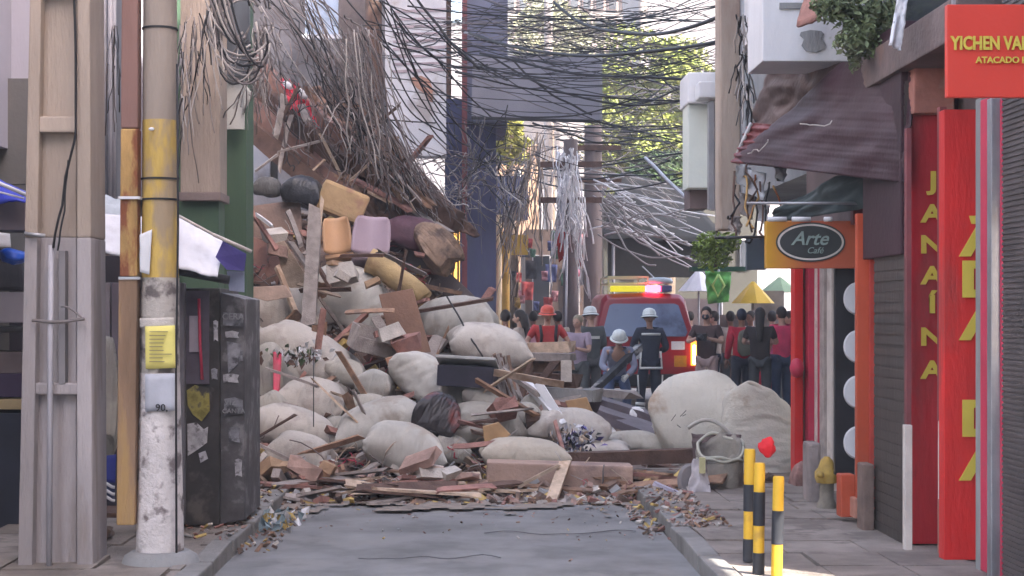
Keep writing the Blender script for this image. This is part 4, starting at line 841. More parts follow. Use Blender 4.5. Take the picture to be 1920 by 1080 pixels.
for k in range(40):
    x = random.uniform(-2.6, .1) if k % 5 else random.uniform(.1, 1.9); y = random.uniform(14.6, 15.6); L = random.uniform(.35, 1.1); a = random.gauss(0, .35); d = Vector((math.cos(a) * L / 2, math.sin(a) * L / 2, random.uniform(-.05, .06))); p = Vector((x, y, .05 + random.random() * .08 + (y - 14.6) * .08))
    MB().beam(p - d, p + d, random.uniform(.06, .2), .025, random.uniform(-25, 25), 0, .01).build('flat_board', flatw[k % 5], label='broken %s board lying flat in the rubble at the foot of the heap' % wn[k % 5], cat='board', group='%s boards at the foot of the heap' % wn[k % 5])
for k in range(70):
    x = random.uniform(-3.3, -.2) if k % 4 else random.uniform(-.2, 1.2); y = random.uniform(16.6, 21.8); z = mh(x, y) + random.uniform(.05, .3); L = random.uniform(.5, 1.3); a = random.choice([random.gauss(-.6, .3), random.gauss(1.2, .4), random.gauss(0, .4)]); d = Vector((math.cos(a) * L / 2, random.uniform(-.25, .25), math.sin(a) * L / 2)); p = Vector((x, y + .15, z))
    MB().beam(p - d, p + d, random.uniform(.06, .22), random.uniform(.02, .06), random.uniform(-60, 60), 0, .012).build('broken_board', flatw[k % 5 if k % 5 != 1 else 0], label='broken %s board sticking out between the sacks of the heap' % wn[k % 5 if k % 5 != 1 else 0], cat='board', group='%s boards between the sacks' % wn[k % 5 if k % 5 != 1 else 0])
for k in range(26):
    px, py, Y = random.choice([(500, 480, 20.4), (620, 510, 19.9), (660, 525, 19.6), (560, 620, 19.0), (760, 640, 18.6), (690, 690, 17.5), (930, 770, 16.9), (1040, 770, 17.6), (800, 880, 15.3), (640, 890, 15.4), (540, 885, 15.3), (880, 880, 15.3), (480, 430, 20.8), (750, 480, 20.6)])
    p = P(px + random.uniform(-40, 40), py + random.uniform(-16, 16), Y); s_ = random.uniform(.09, .24); bb = MB().box(p, (s_ * random.uniform(.9, 1.6), s_, s_ * random.uniform(.4, .9)), [random.uniform(-.6, .6) for _ in range(3)])
    for v in bb.v: v += Vector((noise.noise(v * 5), noise.noise(v * 5 + Vector((9, 0, 0))), noise.noise(v * 5 + Vector((0, 9, 0))))) * s_ * .35
    ci = k % 4; bb.build('broken_chunk', [mat('dusty_carton', (.36, .24, .15), .9, .2, 4, .5, 25, stain=(.24, .15, .10), ssc=3, sth=.55), plaster, brick, wood_r][ci], label='%s wedged among the sacks of the heap' % ['crushed dusty brown carton', 'pale plaster chunk', 'chunk of broken brickwork', 'reddish splintered block'][ci], cat=['carton', 'plaster', 'brickwork', 'block'][ci], group=['crushed cartons in the heap', 'plaster chunks in the heap', 'brickwork chunks in the heap', 'reddish blocks in the heap'][ci], bevel=.006)
for k in range(20):
    px, py, Y = random.choice([(490, 690, 17.6), (620, 620, 18.3), (560, 735, 17.0), (690, 690, 17.6), (640, 760, 16.9), (500, 820, 16.3), (620, 830, 16.2), (800, 690, 17.6), (880, 780, 16.7), (870, 840, 16.0), (530, 560, 19.4), (620, 520, 19.8), (700, 600, 19.0), (950, 730, 17.2), (1090, 800, 16.8), (770, 520, 20.0), (960, 800, 16.6)])
    p = P(px + random.uniform(-45, 45), py + random.uniform(-28, 28), Y); L = random.uniform(.25, .8); a = random.gauss(0, .7); d = Vector((math.cos(a) * L / 2, random.uniform(-.1, .1), math.sin(a) * L / 2))
    MB().beam(p - d, p + d, random.uniform(.03, .09), random.uniform(.012, .03), random.uniform(-60, 60), 0, .008).build('loose_board', flatw[k % 5], label='broken %s board lying across the sacks on the front face of the heap' % wn[k % 5], cat='board', group='%s boards lying on the sacks' % wn[k % 5])
# collapsed beams upper left
cb = [((462, 118), (655, 285), 46, wood_r, 'topmost of the collapsed brown beams sloping down right', 23.5), ((470, 165), (640, 315), 44, wood_d, 'second collapsed beam below the topmost one', 23.2), ((462, 205), (650, 375), 48, wood, 'third collapsed beam with a lighter face', 22.9), ((466, 240), (700, 430), 34, wood_d, 'lowest collapsed dark beam above the black bag', 22.6), ((640, 280), (860, 420), 40, wood_d, 'long dark beam running on towards the steel beam', 23.2)]
for (a, c, w_, m, lb, Y) in cb:
    MB().beam(P(*a, Y), P(*c, Y - .6), .25, M(w_, Y), 0, 0, .02).build('collapsed_beam', mat('plum_brown', (.23, .13, .105), .8, .25, 2, .4, 20, stain=(.11, .075, .075), ssc=1.5, sth=.52) if m in (wood_r, wood) else m, label=lb, cat='beam', group='collapsed beams above the heap')
MB().sheet(P(505, 150, 24.0), P(650, 170, 24.0), P(900, 440, 22.9), P(600, 410, 22.7), 70, 60, .03, crumple(.3, 6, 8)).build('collapsed_roof', mat('collapsed_debris', (.19, .115, .085), .9, .35, 4, .8, 12, stain=(.09, .06, .055), ssc=3, sth=.52), label='crumpled brown collapsed roof sloping behind the hanging cables', cat='roof')
MB().sheet(P(525, 150, 22.8), P(560, 155, 22.8), P(598, 235, 22.5), P(545, 205, 22.5), 12, 12, .02, crumple(.18, 5, 18)).build('red_cloth', mat('bright_red_bundle', (.70, .05, .09), .6, .2, 4, .2, 20), label='bright red cloth snagged on the topmost collapsed beam', cat='cloth')
MB().ell(P(540, 160, 22.6), (.09, .06, .05), 0, 2, (0, .6, 0)).ell(P(567, 176, 22.6), (.1, .05, .05), 0, 2, (0, .9, 0)).build('white_scrap', whtarp, label='two white scraps lying on the bright red cloth', cat='scrap')
for k in range(22):
    x = random.uniform(500, 800); y = 190 + (x - 500) * .72 + random.uniform(-50, 60); L = random.uniform(30, 110); a = R(random.choice([random.gauss(38, 12), random.gauss(-60, 20), random.gauss(80, 15)]))
    MB().beam(P(x, y, 22.5), P(x + L * math.cos(a), y + L * math.sin(a), 22.2), random.uniform(.05, .14), .04, random.uniform(-40, 40), 0, .015).build('hanging_board', [wood, wood_d, wood_r, wood_g][k % 4], label='broken %s board hanging in the collapsed roof above the heap' % ['brown', 'dark', 'reddish', 'grey'][k % 4], cat='board', group='%s boards in the collapsed roof' % ['brown', 'dark', 'reddish', 'grey'][k % 4])
hr = [(740, 330, 780, 400), (610, 300, 560, 345), (520, 285, 610, 262), (655, 340, 700, 300), (480, 320, 520, 290), (690, 360, 730, 380), (600, 250, 640, 330), (720, 300, 800, 390)]
for (x0, y0, x1, y1) in hr: MB().beam(P(x0, y0, 22.2), P(x1, y1, 22.2), .045, .03, 20, 0, .006).build('broken_lath', random.choice([wood_p, wood_g]), label='pale broken lath caught in the hanging cables above the heap', cat='lath', group='laths caught in the cables')
# barrel, basket and rim by the giant bales
tbm = mat('olive_grey_canvas', (.27, .245, .21), .85, .18, 3, .5, 30, stain=(.17, .145, .13), ssc=2, sth=.55)
tb = MB(); n = 40; cb_ = P(1357, 936, 15.0) + Vector((0, .22, 0)); vs = []; fs = []; ring = [(.17, 0, 0), (.205, .08, .006), (.215, .22, .01), (.215, .34, .015), (.22, .43, .03), (.205, .47, .04), (.19, .42, .03), (.185, .1, 0), (.02, .06, 0)]
for i, (r, z, am) in enumerate(ring):
    for j in range(n):
        a = 2 * math.pi * j / n; k = 1 + am * 4 * noise.noise((math.cos(a) * 2, math.sin(a) * 2, z * 3)); tilt = (.10 * math.sin(a) + .05 * math.cos(a) + .05 * noise.noise((math.cos(a) * 3, math.sin(a) * 3, 5))) * max(0, (z - .2) / .27) if i < 7 else 0
        vs.append(cb_ + Vector((r * k * math.cos(a) * 1.02, r * k * math.sin(a), z + tilt)))
for i in range(len(ring) - 1):
    for j in range(n): fs.append((i * n + j, i * n + (j + 1) % n, (i + 1) * n + (j + 1) % n, (i + 1) * n + j))
tb.add(vs, fs, 0, True); tbo = thing('torn_tub', 'torn olive-grey tub with gaping mouth standing before the giant bales', 'tub', cb_); tb.build('tub_wall', tbm, tbo)
b = MB(); b.tube([cb_ + Vector((.222 * math.cos(a_ * .1) * (1 + .06 * math.sin(a_ * .37)), .215 * math.sin(a_ * .1), .47 + .10 * math.sin(a_ * .1) + .018 * math.sin(a_ * .45))) for a_ in range(63)], .016, 8); b.build('curled_rim', mat('greenish_plastic', (.40, .385, .32), .6, .12, 3, .3, 20), tbo)
b = MB(); b.tube([cb_ + Vector((.22 * math.cos(a_), -.225 * abs(math.sin(a_)) ** .5, .36 + .015 * math.sin(a_ * 5))) for a_ in [math.pi + k_ * math.pi / 14 for k_ in range(15)]], .014, 8); b.build('fold', MATS['greenish_plastic'], tbo)
MB().sheet(P(1296, 812, 15.9), P(1390, 815, 15.75), P(1385, 862, 15.6), P(1300, 860, 15.8), 12, 8, .02, crumple(.1, 3, 3)).build('cavity_shade_sheet', mat('cavity_shade_brown', (.10, .07, .07), .9, .15, 3, .3, 20), label='dark brown sheet standing in for the shaded hole between tub and left giant bale', cat='cloth')  # dark sheet gives the hole above the tub its shade by colour
MB().lathe(P(1293, 905, 14.9), [(.17, 0), (.175, .02), (.15, .05)], 24, rot=(R(78), 0, R(20)), sx=.75).build('round_basin', mat('grey_basin', (.20, .18, .18), .6, .12, 2, .2, 20), label='round grey basin on its side left of the torn tub', cat='basin')
MB().sheet(P(1300, 860, 14.85), P(1322, 862, 14.8), P(1335, 935, 14.7), P(1285, 935, 14.75), 8, 12, .01, crumple(.06, 4, 2)).build('pale_cloth', mat('pale_grey_cloth', (.45, .41, .42), .8, .12, 4, .3, 20), label='pale grey cloth draped beside the round basin', cat='cloth')
MB().pb(1312, 1323, 858, 888, 14.7, .05).build('yellow_tag', mat('pale_yellow', (.52, .48, .26), .6, .08, 4, 0), label='small pale yellow block on the grey cloth', cat='tag', bevel=.004)
MB().beam(P(1225, 905, 14.9), P(1290, 932, 14.7), .05, .03, 0, 0, .006).build('lilac_strip', mat('lilac_strip', (.40, .37, .45), .6, .1, 4, 0), label='lilac strip pointing at the round basin', cat='strip')
sack(1235, 935, 80, 40, 14.9, 0, 'dark brown crumpled rag heap left of the round basin', mat('dark_rag', (.13, .09, .075), .9, .35, 6, .6, 20, stain=(.34, .26, .16), ssc=4, sth=.52), crease=.12, nm='rag_heap', cat='rag')
sack(1510, 900, 44, 60, 15.2, 0, 'reddish-grey rubble bag right of the upright giant bale', mat('pink_rag', (.30, .17, .15), .9, .35, 6, .6, 20), crease=.1, nm='rag_heap', cat='rag')
# hydrant-like post and stone
hy = thing('yellow_post', 'short old yellow-topped metal post by the orange column', 'post', P(1550, 955, 13.5))
MB().lathe(P(1550, 957, 13.5), [(.085, 0), (.08, .06), (.06, .1), (.06, .22), (.08, .26), (.075, .3)], 18).build('stem', mat('dirty_grey_metal', (.19, .17, .14), .8, .3, 6, .4, 20), hy)
MB().lathe(P(1550, 905, 13.5), [(.085, 0), (.1, .04), (.1, .09), (.07, .13), (.05, .19), (.02, .22)], 18).build('cap', mat('worn_ochre', (.42, .28, .07), .7, .25, 6, .3, 20, stain=(.2, .15, .09), ssc=5, sth=.52), hy)
MB().ell(P(1538, 890, 13.4), (.03, .05, .03)).build('nozzle', MATS['worn_ochre'], hy)
MB().pb(1515, 1540, 830, 952, 13.9, .25).build('stone_post', mat('grey_stone', (.26, .22, .21), .9, .2, 4, .6, 20), label='broken pinkish-grey stone post left of the yellow-topped one', cat='post', bevel=.03)
# bollards
def bollard(lb, x, ytop, Y, r, seq, tilt=0):
    t = thing('bollard', lb, 'bollard', (P(x, 0, Y).x, Y, .11)); a = P(x, ytop, Y); z = a.z; H = z - .11; n = len(seq); z0 = .11
    q = Matrix.Rotation(R(tilt), 3, 'Y'); o = Vector((a.x, Y, .11)); zz = z
    mt = MB(); mt.lathe((0, 0, 0), [(r, 0), (r, H - .012), (r * .9, H)], 22); mt.v = [o + q @ v for v in mt.v]; mt.build('pole', mat('bollard_yellow', (.68, .41, .035), .5, .08, 4, .1, 25, stain=(.5, .3, .05), ssc=4, sth=.58), t)
    for (y0, y1) in seq:
        za = CH + (CY - y1) * Y / F - .11; zb = CH + (CY - y0) * Y / F - .11; k = MB(); k.lathe((0, 0, 0), [(r + .0025, max(0.0, za)), (r + .0025, zb)], 22); k.v = [o + q @ v for v in k.v]
        k.build('black_band', mat('bollard_black', (.035, .037, .045), .5, .2, 4, .1, 25), t)
bollard('short yellow and black post standing alone at the right', 1456, 893, 9.9, M(10.5, 9.9), [(957, 1020), (1080, 1140)], 1.2)
bollard('front post of the close pair, slightly lower than its neighbour', 1422, 868, 10.0, M(10.5, 10), [(922, 985), (1036, 1110)], .6)
bollard('rear post of the close pair, with the red rag at its top', 1404, 842, 10.6, M(10.5, 10.6), [(908, 958), (1010, 1065)], .5)
MB().blob(P(1438, 838, 10.3), (.048, .035, .055), (0, .4, 0), 5, .9, .3, 3, .08, .2, 0).build('red_rag', mat('scarlet_rag', (.62, .02, .03), .7, .1, 6, .3, 40), label='small scarlet rag caught behind the top of the paired posts', cat='rag')
# road-edge litter left
b = MB()
for _ in range(120):
    c = P(random.gauss(520, 26), random.gauss(972, 12), 13.3); c.z = .03 + random.random() * .07; c.y = 13 + random.uniform(-.3, .4); q = Euler([random.uniform(0, 6) for _ in range(3)]).to_matrix(); s_ = random.uniform(.02, .07)
    b.add([c + q @ Vector(v) for v in ((-s_, 0, 0), (0, -s_ * .6, .01), (s_, 0, 0), (0, s_ * .6, .02))], [(0, 1, 2, 3)], random.choice([0, 0, 1, 2]))
b.build('litter', [mat('grey_blue_litter', (.25, .33, .36), .6, .2, 4, 0), yel, white], kind='stuff', label='crumpled litter in the gutter beside the kiosk', cat='litter')
# distinct extra onlookers between the pillars and the vehicle come with the people below
# ================================================================ cables
random.seed(21)
def cable(a, c, Y0, Y1, s_, r, m, lb, g, wob=.06, nm='overhead_cable'):
    return MB().tube(sag(P(*a, Y0), P(*c, Y1), s_, 18, wob), r, 5).build(nm, m, label=lb, cat='cable', group=g)
for k in range(40):      # black cables crossing the street
    y = random.choice([random.uniform(-20, 110), random.uniform(40, 230)]); x0 = random.uniform(660, 900); x1 = random.uniform(1180, 1420)
    cable((x0, y + random.uniform(-50, 30)), (x1, y + random.uniform(-50, 60)), random.uniform(20, 27), random.uniform(18, 34), random.uniform(.0, .45), random.choice([.006, .008, .008, .012]), cab_b, 'thin black cable strung across the street among dozens alike', 'black cables strung across the street')
for k in range(30):
    y = random.uniform(100, 330); cable((random.uniform(930, 1080), y + random.uniform(-30, 30)), (random.uniform(1190, 1300), y + random.uniform(-40, 60)), random.uniform(30, 38), random.uniform(28, 38), random.uniform(0, .5), random.choice([.012, .018]), random.choice([cab_g, cab_b]), 'cable sagging in front of the sunlit trees, one of many', 'cables before the sunlit trees')
for k in range(16):
    cable((random.uniform(620, 760), random.uniform(-30, 90)), (random.uniform(820, 960), random.uniform(60, 300)), 22, 24, random.uniform(-.2, .4), .011, cab_b, 'black cable running down across the white stained wall', 'cables over the white stained wall')
for (a, c, Y0, Y1, s_, r, lb) in (((880, 62), (1370, 72), 24, 17, .25, .022, 'thick black cable level across the top of the billboard'), ((900, 100), (1300, 150), 24, 22, .1, .02, 'thick black cable dipping behind the billboard edge'), ((920, 105), (1290, 186), 25.5, 24, .35, .018, 'thick cable drooping across the billboard face'), ((1040, 5), (1372, 20), 22, 16, .35, .022, 'thick black cable high at top right reaching the concrete pilaster'), ((960, 110), (1110, 215), 26, 26, .1, .018, 'cable sloping across the lower billboard'), ((770, -20), (900, 130), 22, 22, .1, .02, 'thick cable descending left of the billboard')):
    cable(a, c, Y0, Y1, s_, r, cab_b, lb, None, .05)
# descending strands over the collapsed side (countable group of ribbons)
for k in range(40):
    x0 = random.uniform(480, 600); t = random.random(); x1 = 660 + t * 200; y1 = 300 + t * 130 + random.uniform(-30, 20)
    cable((x0, random.uniform(-30, 20)), (x1, y1), 21.5 + random.uniform(-.5, .5), 22.3, random.uniform(-.5, .35), random.choice([.005, .007, .010]), random.choice([cab_g, cab_br, cab_w, cab_b, cab_g]), 'grey-brown cable swept down across the collapsed building, one of a thick swath', 'swath of cables over the collapsed building', .10, 'fallen_cable')
for k in range(22):
    x0 = random.uniform(655, 705); x1 = x0 + random.uniform(-20, 60) + (80 if k % 3 == 0 else 0)
    cable((x0 + random.uniform(-10, 10), random.uniform(40, 80)), (x1, random.uniform(280, 400)), 21.2, 21.6, random.uniform(-.1, .3), random.choice([.006, .008, .011]), random.choice([cab_w, cab_g, cab_g, cab_w, cab_br]), 'pale strand hanging straight down from the dark pole above the heap', 'pale strands hanging above the heap', .1, 'hanging_strand')
def tangle(nm, lb, pts, n, Y, spread, r, mats_, L=(20, 60), wob=.4, s_=.1, ang=None):
    n = int(n * .5); wob *= .35; r *= .85; L = (L[0] * 1.3, L[1] * 1.5)
    b = MB()
    for k in range(n):
        x, y = random.choice(pts); x += random.gauss(0, spread); y += random.gauss(0, spread * .8); l = random.uniform(*L); a = R(random.uniform(*(ang or (0, 360))))
        p0 = P(x, y, Y + random.uniform(-.5, .5)); p1 = P(x + l * math.cos(a), y + l * math.sin(a), Y + random.uniform(-.5, .5))
        b.tube(sag(p0, p1, random.uniform(-s_, s_), 8, wob), r * random.uniform(.6, 1.4), 4, random.randrange(len(mats_)))
    return b.build(nm, mats_, kind='stuff', label=lb, cat='cables')
tangle('cable_tangle', 'tangle of grey cables over the top of the collapsed beams', [(500, 60), (540, 130), (600, 120), (640, 90), (590, 200)], 200, 22.3, 34, .009, [cab_g, cab_br, cab_b], (30, 110), .5, .3, (30, 100))
tangle('cable_tangle', 'dense knot of brown and pale wires in the middle of the swath', [(620, 60), (640, 150), (650, 200), (680, 250), (720, 300)], 120, 21.9, 22, .009, [cab_w, cab_g, cab_br, cab_br, cab_b], (20, 80), .45, .2, (40, 120))
tangle('cable_tangle', 'spiky grey wire tuft in front of the dark blue corner', [(880, 300), (890, 330), (905, 290), (870, 350)], 150, 26.3, 17, .009, [cab_g, cab_g, cab_w, cab_b], (30, 90), .3, .15)
tangle('cable_tangle', 'dark twisted wires along the right side of the dark blue corner', [(925, 300), (930, 340), (935, 380)], 80, 28, 10, .011, [cab_b, cab_b, cab_w], (15, 60), .3, .1, (60, 120))
tangle('cable_tangle', 'pale hanging wires draped left of the bright white sheet', [(975, 300), (1000, 300), (990, 350), (960, 380), (1010, 260)], 190, 32.5, 15, .013, [cab_w, cab_w, cab_g, wood_p], (40, 130), .4, .25, (80, 130))
tangle('cable_tangle', 'bright white wires bunched on the brown-grey utility pole', [(1065, 290), (1070, 330), (1075, 380), (1060, 350)], 160, 31, 13, .016, [mat('white_cable', (.8, .78, .78), .6, .1, 2, 0)], (30, 120), .4, .15, (75, 105))
for i, (x0, x1, y0, y1) in enumerate(((1042, 1062, 285, 425), (1066, 1088, 290, 440))):
    MB().sheet(P(x0, y0, 35.5), P(x1, y0, 35.5), P(x1 - 5, y1, 35.3), P(x0 + 8, y1 - 15, 35.3), 10, 24, .02, crumple(.18, 4, 40 + i)).build('white_sheet', mat('bright_white_cloth', (.75, .73, .73), .7, .08, 4, .1, 20), label=['left one of two bright white cloths hanging from the middle utility pole', 'right one of two bright white cloths hanging from the middle utility pole'][i], cat='cloth')
tangle('cable_tangle', 'fan of pale cable ends spreading in front of the grey canopy', [(1130, 370), (1150, 400), (1135, 430), (1120, 340)], 54, 33, 14, .017, [MATS['white_cable'], MATS['white_cable'], cab_w], (60, 170), .12, .3, (0, 45))
tangle('cable_tangle', 'thin mesh of wires in front of the sunlit trees and far houses', [(1040, 250), (1100, 260), (1160, 200), (1200, 260), (1150, 320), (1220, 180)], 220, 36, 34, .010, [cab_g, cab_b, cab_w], (30, 120), .2, .2, (-30, 60))
tangle('cable_tangle', 'mess of dark wires at the top centre of the street', [(960, 40), (1040, 60), (1120, 40), (1180, 90), (900, 60), (760, 60), (800, 100)], 220, 25, 38, .008, [cab_b, cab_b, cab_g], (80, 240), .15, .3, (-20, 25))
tangle('cable_tangle', 'dark wires bunched along the corner of the white balcony', [(1393, 30), (1395, 100), (1398, 160)], 60, 14.9, 5, .009, [cab_b, cab_w], (20, 70), .1, .05, (75, 105))
tangle('cable_tangle', 'drooping pale wires on the beige pilaster behind the kiosk', [(360, 40), (375, 90), (350, 60), (385, 30)], 80, 15.8, 13, .006, [cab_g, cab_w, cab_b], (40, 130), .12, .1, (75, 105))
tangle('cable_tangle', 'wires hugging the far side of the yellow-banded pole', [(215, 50), (212, 120), (340, 100), (345, 180)], 60, 11.2, 4, .005, [cab_g, cab_w, cab_b], (30, 110), .05, .05, (80, 100))
tangle('cable_tangle', 'dangling wires over the right end of the steel beam', [(745, 330), (790, 370), (830, 350), (760, 280)], 130, 22.6, 20, .008, [cab_g, cab_w, cab_br], (30, 90), .4, .2, (20, 80))
# coiled cable loops at the top left
cc = MB()
for k in range(13):
    c = P(445 + random.uniform(-14, 14), 30 + random.uniform(-26, 26), 15.8); rx = random.uniform(.18, .32); rz = random.uniform(.25, .42); ph = random.uniform(0, .6)
    cc.tube([c + Vector((rx * math.cos(a * .35 + ph), .04 * math.sin(a + k), rz * math.sin(a * .35 + ph) - .02 * a)) for a in range(19)], random.uniform(.008, .014), 6, k % 3)
cc.build('cable_coil', [cab_w, cab_g, cab_b], label='coiled grey cable loops hanging at the top above the slate window', cat='cable coil')
for k in range(9):
    MB().tube(sag(P(380 + k * 6, -20, 15.6), P(455 + k * 5, 60 + k * 8, 15.7), .22, 14, .03), .011, 6).build('hanging_cable', [cab_w, cab_g, cab_b][k % 3], label='pale cable looping down from the upper left into the coils', cat='cable', group='looping cables at the coils')
tangle('cable_tangle', 'shaggy white and grey wires below the coiled loops', [(480, 60), (490, 100), (500, 40), (478, 130)], 120, 16.5, 12, .007, [cab_w, cab_g, cab_w], (20, 80), .2, .1, (60, 120))
for (p, q, lb) in (((905, 55), (1110, 690), 0),):
    pass
MB().tube(sag(P(838, 556, 19.9), P(905, 668, 19), .02, 10, .02), .011, 6).build('loose_cable', cab_b, label='thin black cable lying across the two upper right sacks', cat='cable')
MB().tube([P(588, 660, 17.4), P(588, 800, 16.6)], .006, 5).build('thin_wire', cab_b, label='thin dark wire hanging straight down before the lower left sacks', cat='wire')
for k in range(14):     # bright drooping strands by the parasol side
    cable((1130 + random.uniform(-10, 10), 390 + random.uniform(-40, 50)), (1240 + random.uniform(-20, 70), 440 + random.uniform(-60, 60)), 32.5, 32, random.uniform(-.2, .3), .018, cab_w, 'bright cable arching right from the slimmer grey pole', 'bright cables arching over the canopy', .2)
cable((1210, 296), (1300, 385), 30, 28, .0, .035, white, 'thick white cable sloping towards the dark soffit', None, .02)
# ================================================================ vehicle
V = Vector((P(1210, 0, 28.6).x, 28.6, 0))
car = thing('rescue_vehicle', 'red high-roofed rescue vehicle with lit tail lamp and roof lights', 'vehicle', V)
redp = mat('vehicle_red', (.30, .018, .03), .28, .05, 1, 0, spec=.5); blk = mat('rubber_black', (.02, .02, .022), .7, .1, 4, .2, 30)
def sec(y, zl, zb, zr, wb, wr, dy=0):
    pts = [(-wb * .9, zl), (-wb, zl + .18), (-wb, zb - .22), (-wb * .975, zb), (-wr, zr - .09), (-wr * .88, zr), (0, zr + .03)]
    pts = pts + [(-x, z) for x, z in pts[-2::-1]]
    return [V + Vector((x, y + dy * max(0, (z - zb) / (zr - zb)), z)) for x, z in pts]
st = [sec(0, .45, 1.25, 2.02, .93, .72, .28), sec(.35, .4, 1.27, 2.1, .95, .76, .05), sec(2.4, .4, 1.27, 2.12, .95, .77), sec(2.9, .4, 1.26, 2.02, .95, .75), sec(3.5, .4, 1.2, 1.3, .94, .72), sec(4.5, .42, 1.1, 1.16, .9, .7), sec(4.75, .5, .9, .95, .8, .6)]
b = MB(); n = len(st[0]); vs = [v for s_ in st for v in s_]; fs = [(i * n + j, i * n + (j + 1) % n, (i + 1) * n + (j + 1) % n, (i + 1) * n + j) for i in range(len(st) - 1) for j in range(n)] + [tuple(range(n)), tuple((len(st) - 1) * n + j for j in range(n))[::-1]]
b.add(vs, fs, 0, True); bd = b.build('body', redp, car); md = bd.modifiers.new('b', 'BEVEL'); md.width = .03; md.segments = 3
def tg(x, z): # point on the sloping tailgate
    return V + Vector((x, .28 * max(0, (z - 1.25) / .77) - .012, z))
def tgp(nm, pts, m, par=car, th=.02):
    f = [tg(x, z) for x, z in pts]; n = len(f); k = [v + Vector((0, th, 0)) for v in f]; return MB().add(f + k, [tuple(range(n)), tuple(range(n, 2 * n))[::-1]] + [(i, i + n, (i + 1) % n + n, (i + 1) % n) for i in range(n)]).build(nm, m, par)
rw = tgp('rear_window', [(-.72, 1.34), (.72, 1.34), (.76, 1.42), (.62, 1.90), (.55, 1.93), (-.55, 1.93), (-.62, 1.90), (-.76, 1.42)], mat('window_blue', (.11, .14, .23), .15, .3, 1.5, 0, spec=.9, stain=(.17, .22, .33), ssc=1.1, sth=.45))
for sx in (-1, 1):
    MB().box(V + Vector((sx * .86, -.02, 1.05)), (.10, .08, .46)).build('tail_light', mat('tail_orange', (.75, .16, .02), .3, .1, 4, 0, emit=.6) if sx > 0 else mat('tail_red', (.4, .02, .02), .3, .1, 4, 0), car, bevel=.015)
    MB().box(V + Vector((sx * .93, .35, .42)), (.05, .1, .3)).build('mud_guard', blk, car)
    for y in (.95, 3.75):
        wh = MB().lathe(V + Vector((sx * .84, y, .38)), [(.38, -.11), (.385, -.06), (.385, .06), (.38, .11)], 28, rot=(0, R(90), 0)).build('wheel', blk, car)
        MB().lathe(V + Vector((sx * .84, y, .38)), [(.2, -.13), (.22, -.12), (.22, .12), (.2, .13)], 20, rot=(0, R(90), 0)).build('rim', steel, wh)
    MB().box(V + Vector((sx * 1.08, 2.95, 1.35)), (.16, .08, .22)).build('mirror', blk, car, bevel=.02)
    MB().beam(V + Vector((sx * .85, .6, 1.35)), V + Vector((sx * .85, 2.6, 1.35)), .02, .02).build('side_rail', blk, car)
MB().box(V + Vector((.865, -.075, 1.02)), (.035, .03, .33)).build('tail_lamp_glow', mat('lamp_white', (1, .72, .42), .4, 0, 1, 0, emit=5), car)
MB().box(V + Vector((0, -.05, .56)), (1.8, .2, .22)).build('bumper', blk, car, bevel=.03)
MB().box(V + Vector((.58, -.03, 1.18)), (.24, .02, .15)).build('white_sticker', white, car)
MB().box(V + Vector((.62, -.045, .9)), (.22, .03, .2)).build('yellow_reflector', mat('amber_panel', (.60, .25, .02), .4, .15, 5, 0), car)
MB().box(V + Vector((0, -.02, 1.0)), (.5, .02, .13)).build('number_plate', mat('plate_grey', (.45, .45, .45), .5, .05, 4, 0), car)
MB().beam(V + Vector((-.2, .0, 1.38)), V + Vector((.25, .02, 1.42)), .02, .02).build('wiper', blk, rw) if False else None
rk = MB()
for z in (2.3, 2.42):
    for x in (-.62, .1): rk.beam(V + Vector((x, .5, z)), V + Vector((x, 2.2, z)), .025, .025)
    for y in (.5, 1.1, 1.7, 2.2): rk.beam(V + Vector((-.62, y, z)), V + Vector((.1, y, z)), .025, .025)
for x in (-.62, .1):
    for y in (.5, 2.2): rk.beam(V + Vector((x, y, 2.1)), V + Vector((x, y, 2.42)), .025, .025)
rk.build('roof_rack', mat('pale_yellow_rack', (.62, .6, .38), .5, .1, 3, 0), car)
lb_ = thing('x', '', '', V); bpy.data.objects.remove(lb_)
MB().box(V + Vector((-.28, .42, 2.2)), (.62, .26, .11)).build('yellow_light_bar', mat('bar_yellow', (.60, .52, .03), .3, .1, 3, 0, emit=.12), car, bevel=.02)
MB().box(V + Vector((.18, .42, 2.2)), (.26, .26, .12)).build('red_beacon', mat('beacon_red', (1, .05, .12), .3, .1, 3, 0, emit=1.6), car, bevel=.03)
MB().box(V + Vector((.42, .44, 2.2)), (.2, .26, .12)).build('blue_beacon', mat('beacon_blue', (.08, .09, .2), .3, .1, 3, 0), car, bevel=.03)
MB().lathe(V + Vector((.32, .6, 2.3)), [(.24, 0), (.26, .03), (.22, .09), (.1, .11)], 20).build('roof_dome', mat('dome_grey', (.45, .5, .52), .3, .1, 3, 0), car)
MB().tube([V + Vector((.35, .7, 2.3)), V + Vector((.02, .7, 2.62))], .012, 5).build('aerial', white, car)
